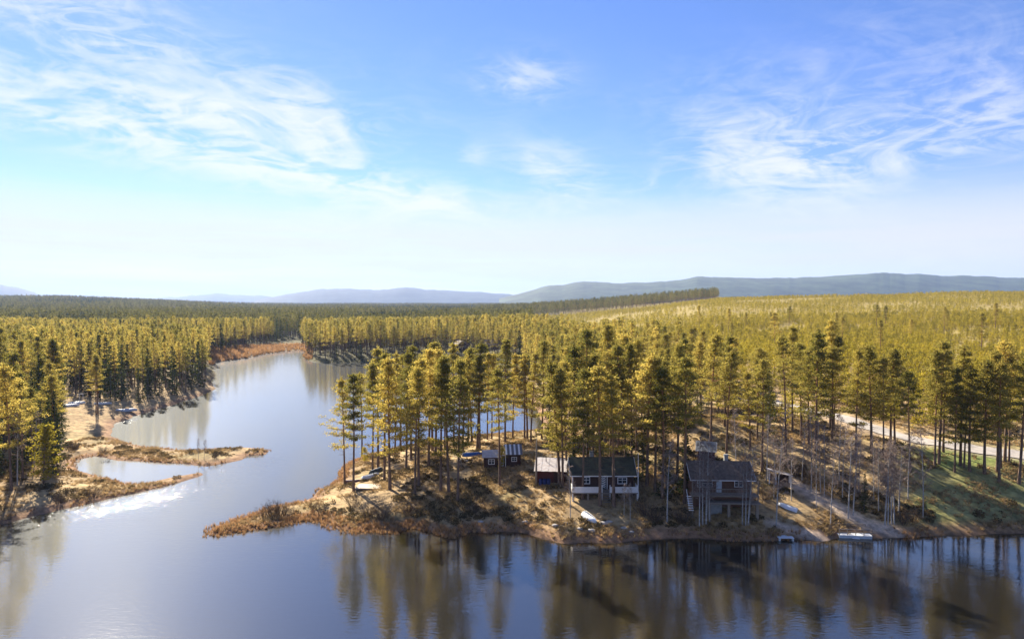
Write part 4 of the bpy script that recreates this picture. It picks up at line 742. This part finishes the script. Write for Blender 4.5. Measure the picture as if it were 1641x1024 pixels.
# ------------------------------------------------------------------ boats, jetties, small things
def boat(px, py, rz, L, W, label, mh, keel=None, upturned=True, tilt=0., h=.55, group='boats', name='rowing_boat', pos=None):
    q = ground(px, py) if pos is None else pos; zz = max(q[2], 0); r = empty(name, (q[0], q[1], zz), rz, label, 'boat', group); r.rotation_euler = (R(tilt), 0, rz)
    n, k = 11, 9; V = []; F = []; t = np.linspace(0, 1, n)
    half = W/2*np.clip(1-np.clip((t-.35)/.65, 0, 1)**2.3, .02, 1)*(.82+.18*np.clip(t/.35, 0, 1)); sheer = h*(1+.22*np.clip((t-.5)/.5, 0, 1)**2)
    for i in range(n):
        for j in range(k):
            u = -1+2*j/(k-1); z = sheer[i]*(1-abs(u)**2.6)*(1-.35*max(0, (t[i]-.8)/.2)); V.append((half[i]*u, (t[i]-.5)*L, z))
    for i in range(n-1):
        for j in range(k-1): a = i*k+j; F.append((a, a+1, a+k+1, a+k))
    F.append(tuple(range(k))[::-1]); m = MB()
    if not upturned: V = [(x, y, h-z) for x, y, z in V]; F = [f[::-1] for f in F]
    m.add(V, F); hu = m.build('hull', mh, r, True); md = hu.modifiers.new('thickness', 'SOLIDIFY'); md.thickness = .03
    zc = lambda tt: h*1.01 if upturned else .01
    kb = MB(); kb.box(-.025, .025, -L*.49, L*.3, h-.005, h+.05) if upturned else kb.box(-W*.42, W*.42, -.12, .12, h*.62, h*.67); kb.build('keel' if upturned else 'thwart', keel or mh, r)
    g = MB(); zg = .0 if upturned else h
    for s in (-1, 1):
        pts = [(s*half[i]*1.01, (t[i]-.5)*L, zg+.02) for i in range(n)]; g.tube(pts, .03, 5)
    g.build('gunwale', keel or mh, r); return r
boat(946, 832, R(205), 3.1, 1.45, 'white upturned rowing boat on the bank below the veranda', M['hull'], M['hulld'], h=.6, tilt=-8)
boat(1262, 814, R(62), 2.6, 1.4, 'white upturned dinghy on the grass above the T-shaped jetty', M['hull'], M['alu'], h=.45, tilt=14)
boat(595, 764, R(-38), 3.6, 1.3, 'white upturned rowing boat near the peninsula tip', M['hull'], M['alu'], h=.5); boat(604, 757, R(-25), 3.4, 1.3, 'dark-sided boat with pale bottom behind the white one', M['hulld'], M['hull'], h=.7)
boat(569, 772, R(-76), 3.6, .95, 'long maroon canoe lying at the peninsula tip', M['maroon'], M['hull'], h=.34, name='canoe')
boat(757, 730, R(-80), 3.6, 1.4, 'boat under blue tarpaulin beside the little cabin', M['blue'], M['hull'], h=.6, name='covered_boat')
boat(203, 659, R(-70), 5.2, 1.7, 'long pale blue upturned boat at the left bank water edge', M['alu'], M['hull'], h=.7); boat(165, 648, R(-75), 4.4, 1.5, 'pale boat under the paired pines on the left bank', M['alu'], M['wood'], h=.6)
boat(112, 651, R(-60), 4.4, 1.6, 'white upturned boat beside the white frame on the left bank', M['hull'], M['alu'], h=.6); boat(123, 647, R(-60), 4.0, 1.5, 'second white upturned boat behind the first on the left bank', M['hull'], M['alu'], h=.6)
p = ground(130, 643); r = empty('white_frame', (p[0], p[1], p[2]), R(8), 'small white timber frame standing on the left bank', 'frame'); posts(r, [(-.5, 0, -.1, 2.1), (.5, 0, -.1, 2.1)], .1, M['white']); MB().box(-.56, .56, -.05, .05, 2.1, 2.2).build('crossbar', M['white'], r)
# pale timber deck on the peninsula
p = ground(597, 781); r = empty('timber_deck', (p[0], p[1], p[2]), R(-2), 'pale low timber deck between the pines at the peninsula tip', 'deck'); zt = .18
for k in range(9): MB().box(-2.5, 2.3, -1.3+k*.3, -1.3+k*.3+.285, zt, zt+.05).build('plank', M['palew'], r)
for x in (-2.3, 0, 2.1): MB().box(x-.05, x+.05, -1.28, 1.38, -.5, zt-.003).build('joist', M['wood'], r)
MB().box(-2.5, 2.3, -1.34, -1.304, zt-.16, zt+.045).build('edge_board', M['wood'], r)
# stone fire ring
p = ground(742, 739); r = empty('fire_ring', (p[0], p[1], p[2]), 0, 'ring of pale stones with brown earth beside the blue covered boat', 'fire ring')
for k in range(11):
    a = k*2*math.pi/11; bm = MB(); s = .24+.06*((k*7) % 3); cxx, cyy = math.cos(a)*.75, math.sin(a)*.65
    V = []; rr = np.random.default_rng(k)
    for zz_, q_ in ((-.08, .8), (.12, 1.0), (.3, .55)):
        for j in range(6): b_ = j*math.pi/3; f_ = rr.uniform(.8, 1.15); V.append((cxx+s*q_*f_*math.cos(b_), cyy+s*q_*f_*math.sin(b_), zz_))
    bm.add(V, [tuple(range(6))[::-1]]+[(i*6+j, i*6+(j+1) % 6, i*6+6+(j+1) % 6, i*6+6+j) for i in range(2) for j in range(6)]+[tuple(range(12, 18))]); bm.build('stone', M['stone'], r)
MB().tube([(0, 0, -.05), (0, 0, .09)], .62, 14).build('ash_bed', M['ash'], r)
p = ground(739, 751); r = MB().tube([(0, 0, 0), (0, 0, 1.5)], .07, 7).build('wooden_post', M['wood'], None, False, (p[0], p[1], p[2]-.1)); tag(r, 'short wooden post below the stone fire ring', 'post')
# pontoon with gangway
x0, y0 = at_z(990, 853, .1); r = empty('pontoon', (x0, y0, 0), R(-14), 'blue and white pontoon with brown planks at the shore', 'pontoon')
for s in (-1, 1): MB().tube([(s*.85, -1.15, .12), (s*.85, -1.0, .16), (s*.85, 1.0, .16), (s*.85, 1.2, .2)], [.2, .3, .3, .16], 10).build('float', M['floatb'], r, True)
MB().box(-1.15, 1.15, -1.22, -1.1, .0, .42).build('end_board', M['floatb'], r)
for s in (-1, 1): MB().box(s*.52-.06, s*.52+.06, -1.05, 1.3, .46, .62).build('side_beam', M['white'], r)
for k in range(5): MB().box(-.45, .45, -1.0+k*.42, -.75+k*.42, .42, .47).build('plank', M['brownw'], r)
gw = empty('gangway', (x0+.35, y0+1.4, .45), R(-14), 'grey ladder-like gangway leading from the pontoon up the bank', 'gangway')
for s in (-1, 1): MB().bar((s*.4, 0, .02), (s*.34, 2.6, 1.0), .08, .12).build('rail', M['wood'], gw)
for k in range(6): MB().box(-.36, .36, .2+k*.42, .32+k*.42, .10+k*.16, .14+k*.16).build('rung', M['wood'], gw)
# T-shaped jetty
x0, y0 = at_z(1258.5, 861, .3); r = empty('jetty', (x0, y0, 0), R(-2), 'small pale T-shaped jetty standing in the water', 'jetty')
for k in range(4): MB().box(-1.0, 1.0, -.45+k*.225, -.24+k*.225, .32, .38).build('plank', M['hull'], r)
for k in range(10): MB().box(-.36, .36, .47+k*.2, .655+k*.2, .33+.03*k, .38+.03*k).build('plank', M['alu'], r)
for x, y in ((-.85, -.35), (.85, -.35), (-.85, .3), (.85, .3)): MB().tube([(x, y, -1.2), (x, y, .318)], .14, 8).build('float', M['alu'], r)
# railed raft
x0, y0 = at_z(1366, 854, .3); r = empty('railed_raft', (x0, y0, .02), R(-7), 'white floating raft with dark railings moored at the shore', 'raft'); W, Dp = 4.2, 2.5
for k in range(10): MB().box(-W/2, W/2, -Dp/2+k*.25, -Dp/2+k*.25+.235, .32, .38).build('plank', M['hull'], r)
MB().box(-W/2+.05, W/2-.05, -Dp/2+.05, Dp/2-.05, -.25, .315).build('float', M['alu'], r); MB().box(-.5, .4, -Dp/2-.3, -Dp/2-.01, .02, .1).build('swim_step', M['hull'], r)
for y in (-Dp/2+.06, Dp/2-.06):
    for x in np.linspace(-W/2+.06, W/2-.06, 5): MB().box(x-.035, x+.035, y-.035, y+.035, .385, 1.12).build('rail_post', M['wood'], r)
    MB().box(-W/2, W/2, y-.05, y+.05, 1.122, 1.19).build('top_rail', M['wood'], r); MB().box(-W/2, W/2, y-.02, y+.02, .72, .8).build('middle_rail', M['wood'], r)
# stones on the shore
for i, (a, b, s) in enumerate([(968, 838, .5), (975, 836, .4), (930, 847, .35), (948, 850, .45), (1000, 846, .4), (890, 842, .4), (770, 836, .35), (1012, 852, .3), (906, 838, .3), (842, 836, .35)]):
    p = ground(a, b); rr = np.random.default_rng(300+i); V = []
    for zz_, q_ in ((-.25, .8), (.1, 1.05), (.38, .8), (.52, .35)):
        for j in range(8): b_ = j*math.pi/4; f_ = rr.uniform(.78, 1.15); V.append((s*1.3*q_*f_*math.cos(b_), s*q_*f_*math.sin(b_), s*zz_*rr.uniform(.9, 1.1)))
    o = MB().add(V, [tuple(range(8))[::-1]]+[(k*8+j, k*8+(j+1) % 8, k*8+8+(j+1) % 8, k*8+8+j) for k in range(3) for j in range(8)]+[tuple(range(24, 32))]).build('shore_stone', M['stone'], None, True, tuple(p)); tag(o, 'pale rounded stone on the bank '+['between white boat and pontoon, lower', 'between white boat and pontoon, upper', 'left of the white upturned boat stern', 'below the white upturned boat', 'right of the blue pontoon', 'left of the grey bare tree', 'low on the peninsula front', 'at the water right of the pontoon', 'beside the grey bare tree', 'right of the peninsula front'][i], 'stone', 'stones on the bank')
# ------------------------------------------------------------------ air
hz = bpy.data.materials.new('haze_air'); hz.use_nodes = True; nt = hz.node_tree; nt.nodes.clear()
pv = N(nt, 'ShaderNodeVolumePrincipled', inp={'Color': (.40, .58, 1.0, 1), 'Density': .00006, 'Anisotropy': .2}); ho = N(nt, 'ShaderNodeOutputMaterial'); nt.links.new(pv.outputs[0], ho.inputs['Volume'])
h = MB().box(gx[0]-50, gx[-1]+50, gy[0]-60, gy[-1]+300, -4, 420).build('haze', hz); tag(h, 'thin blue haze in the air over the forest and hills', None, None, 'stuff')
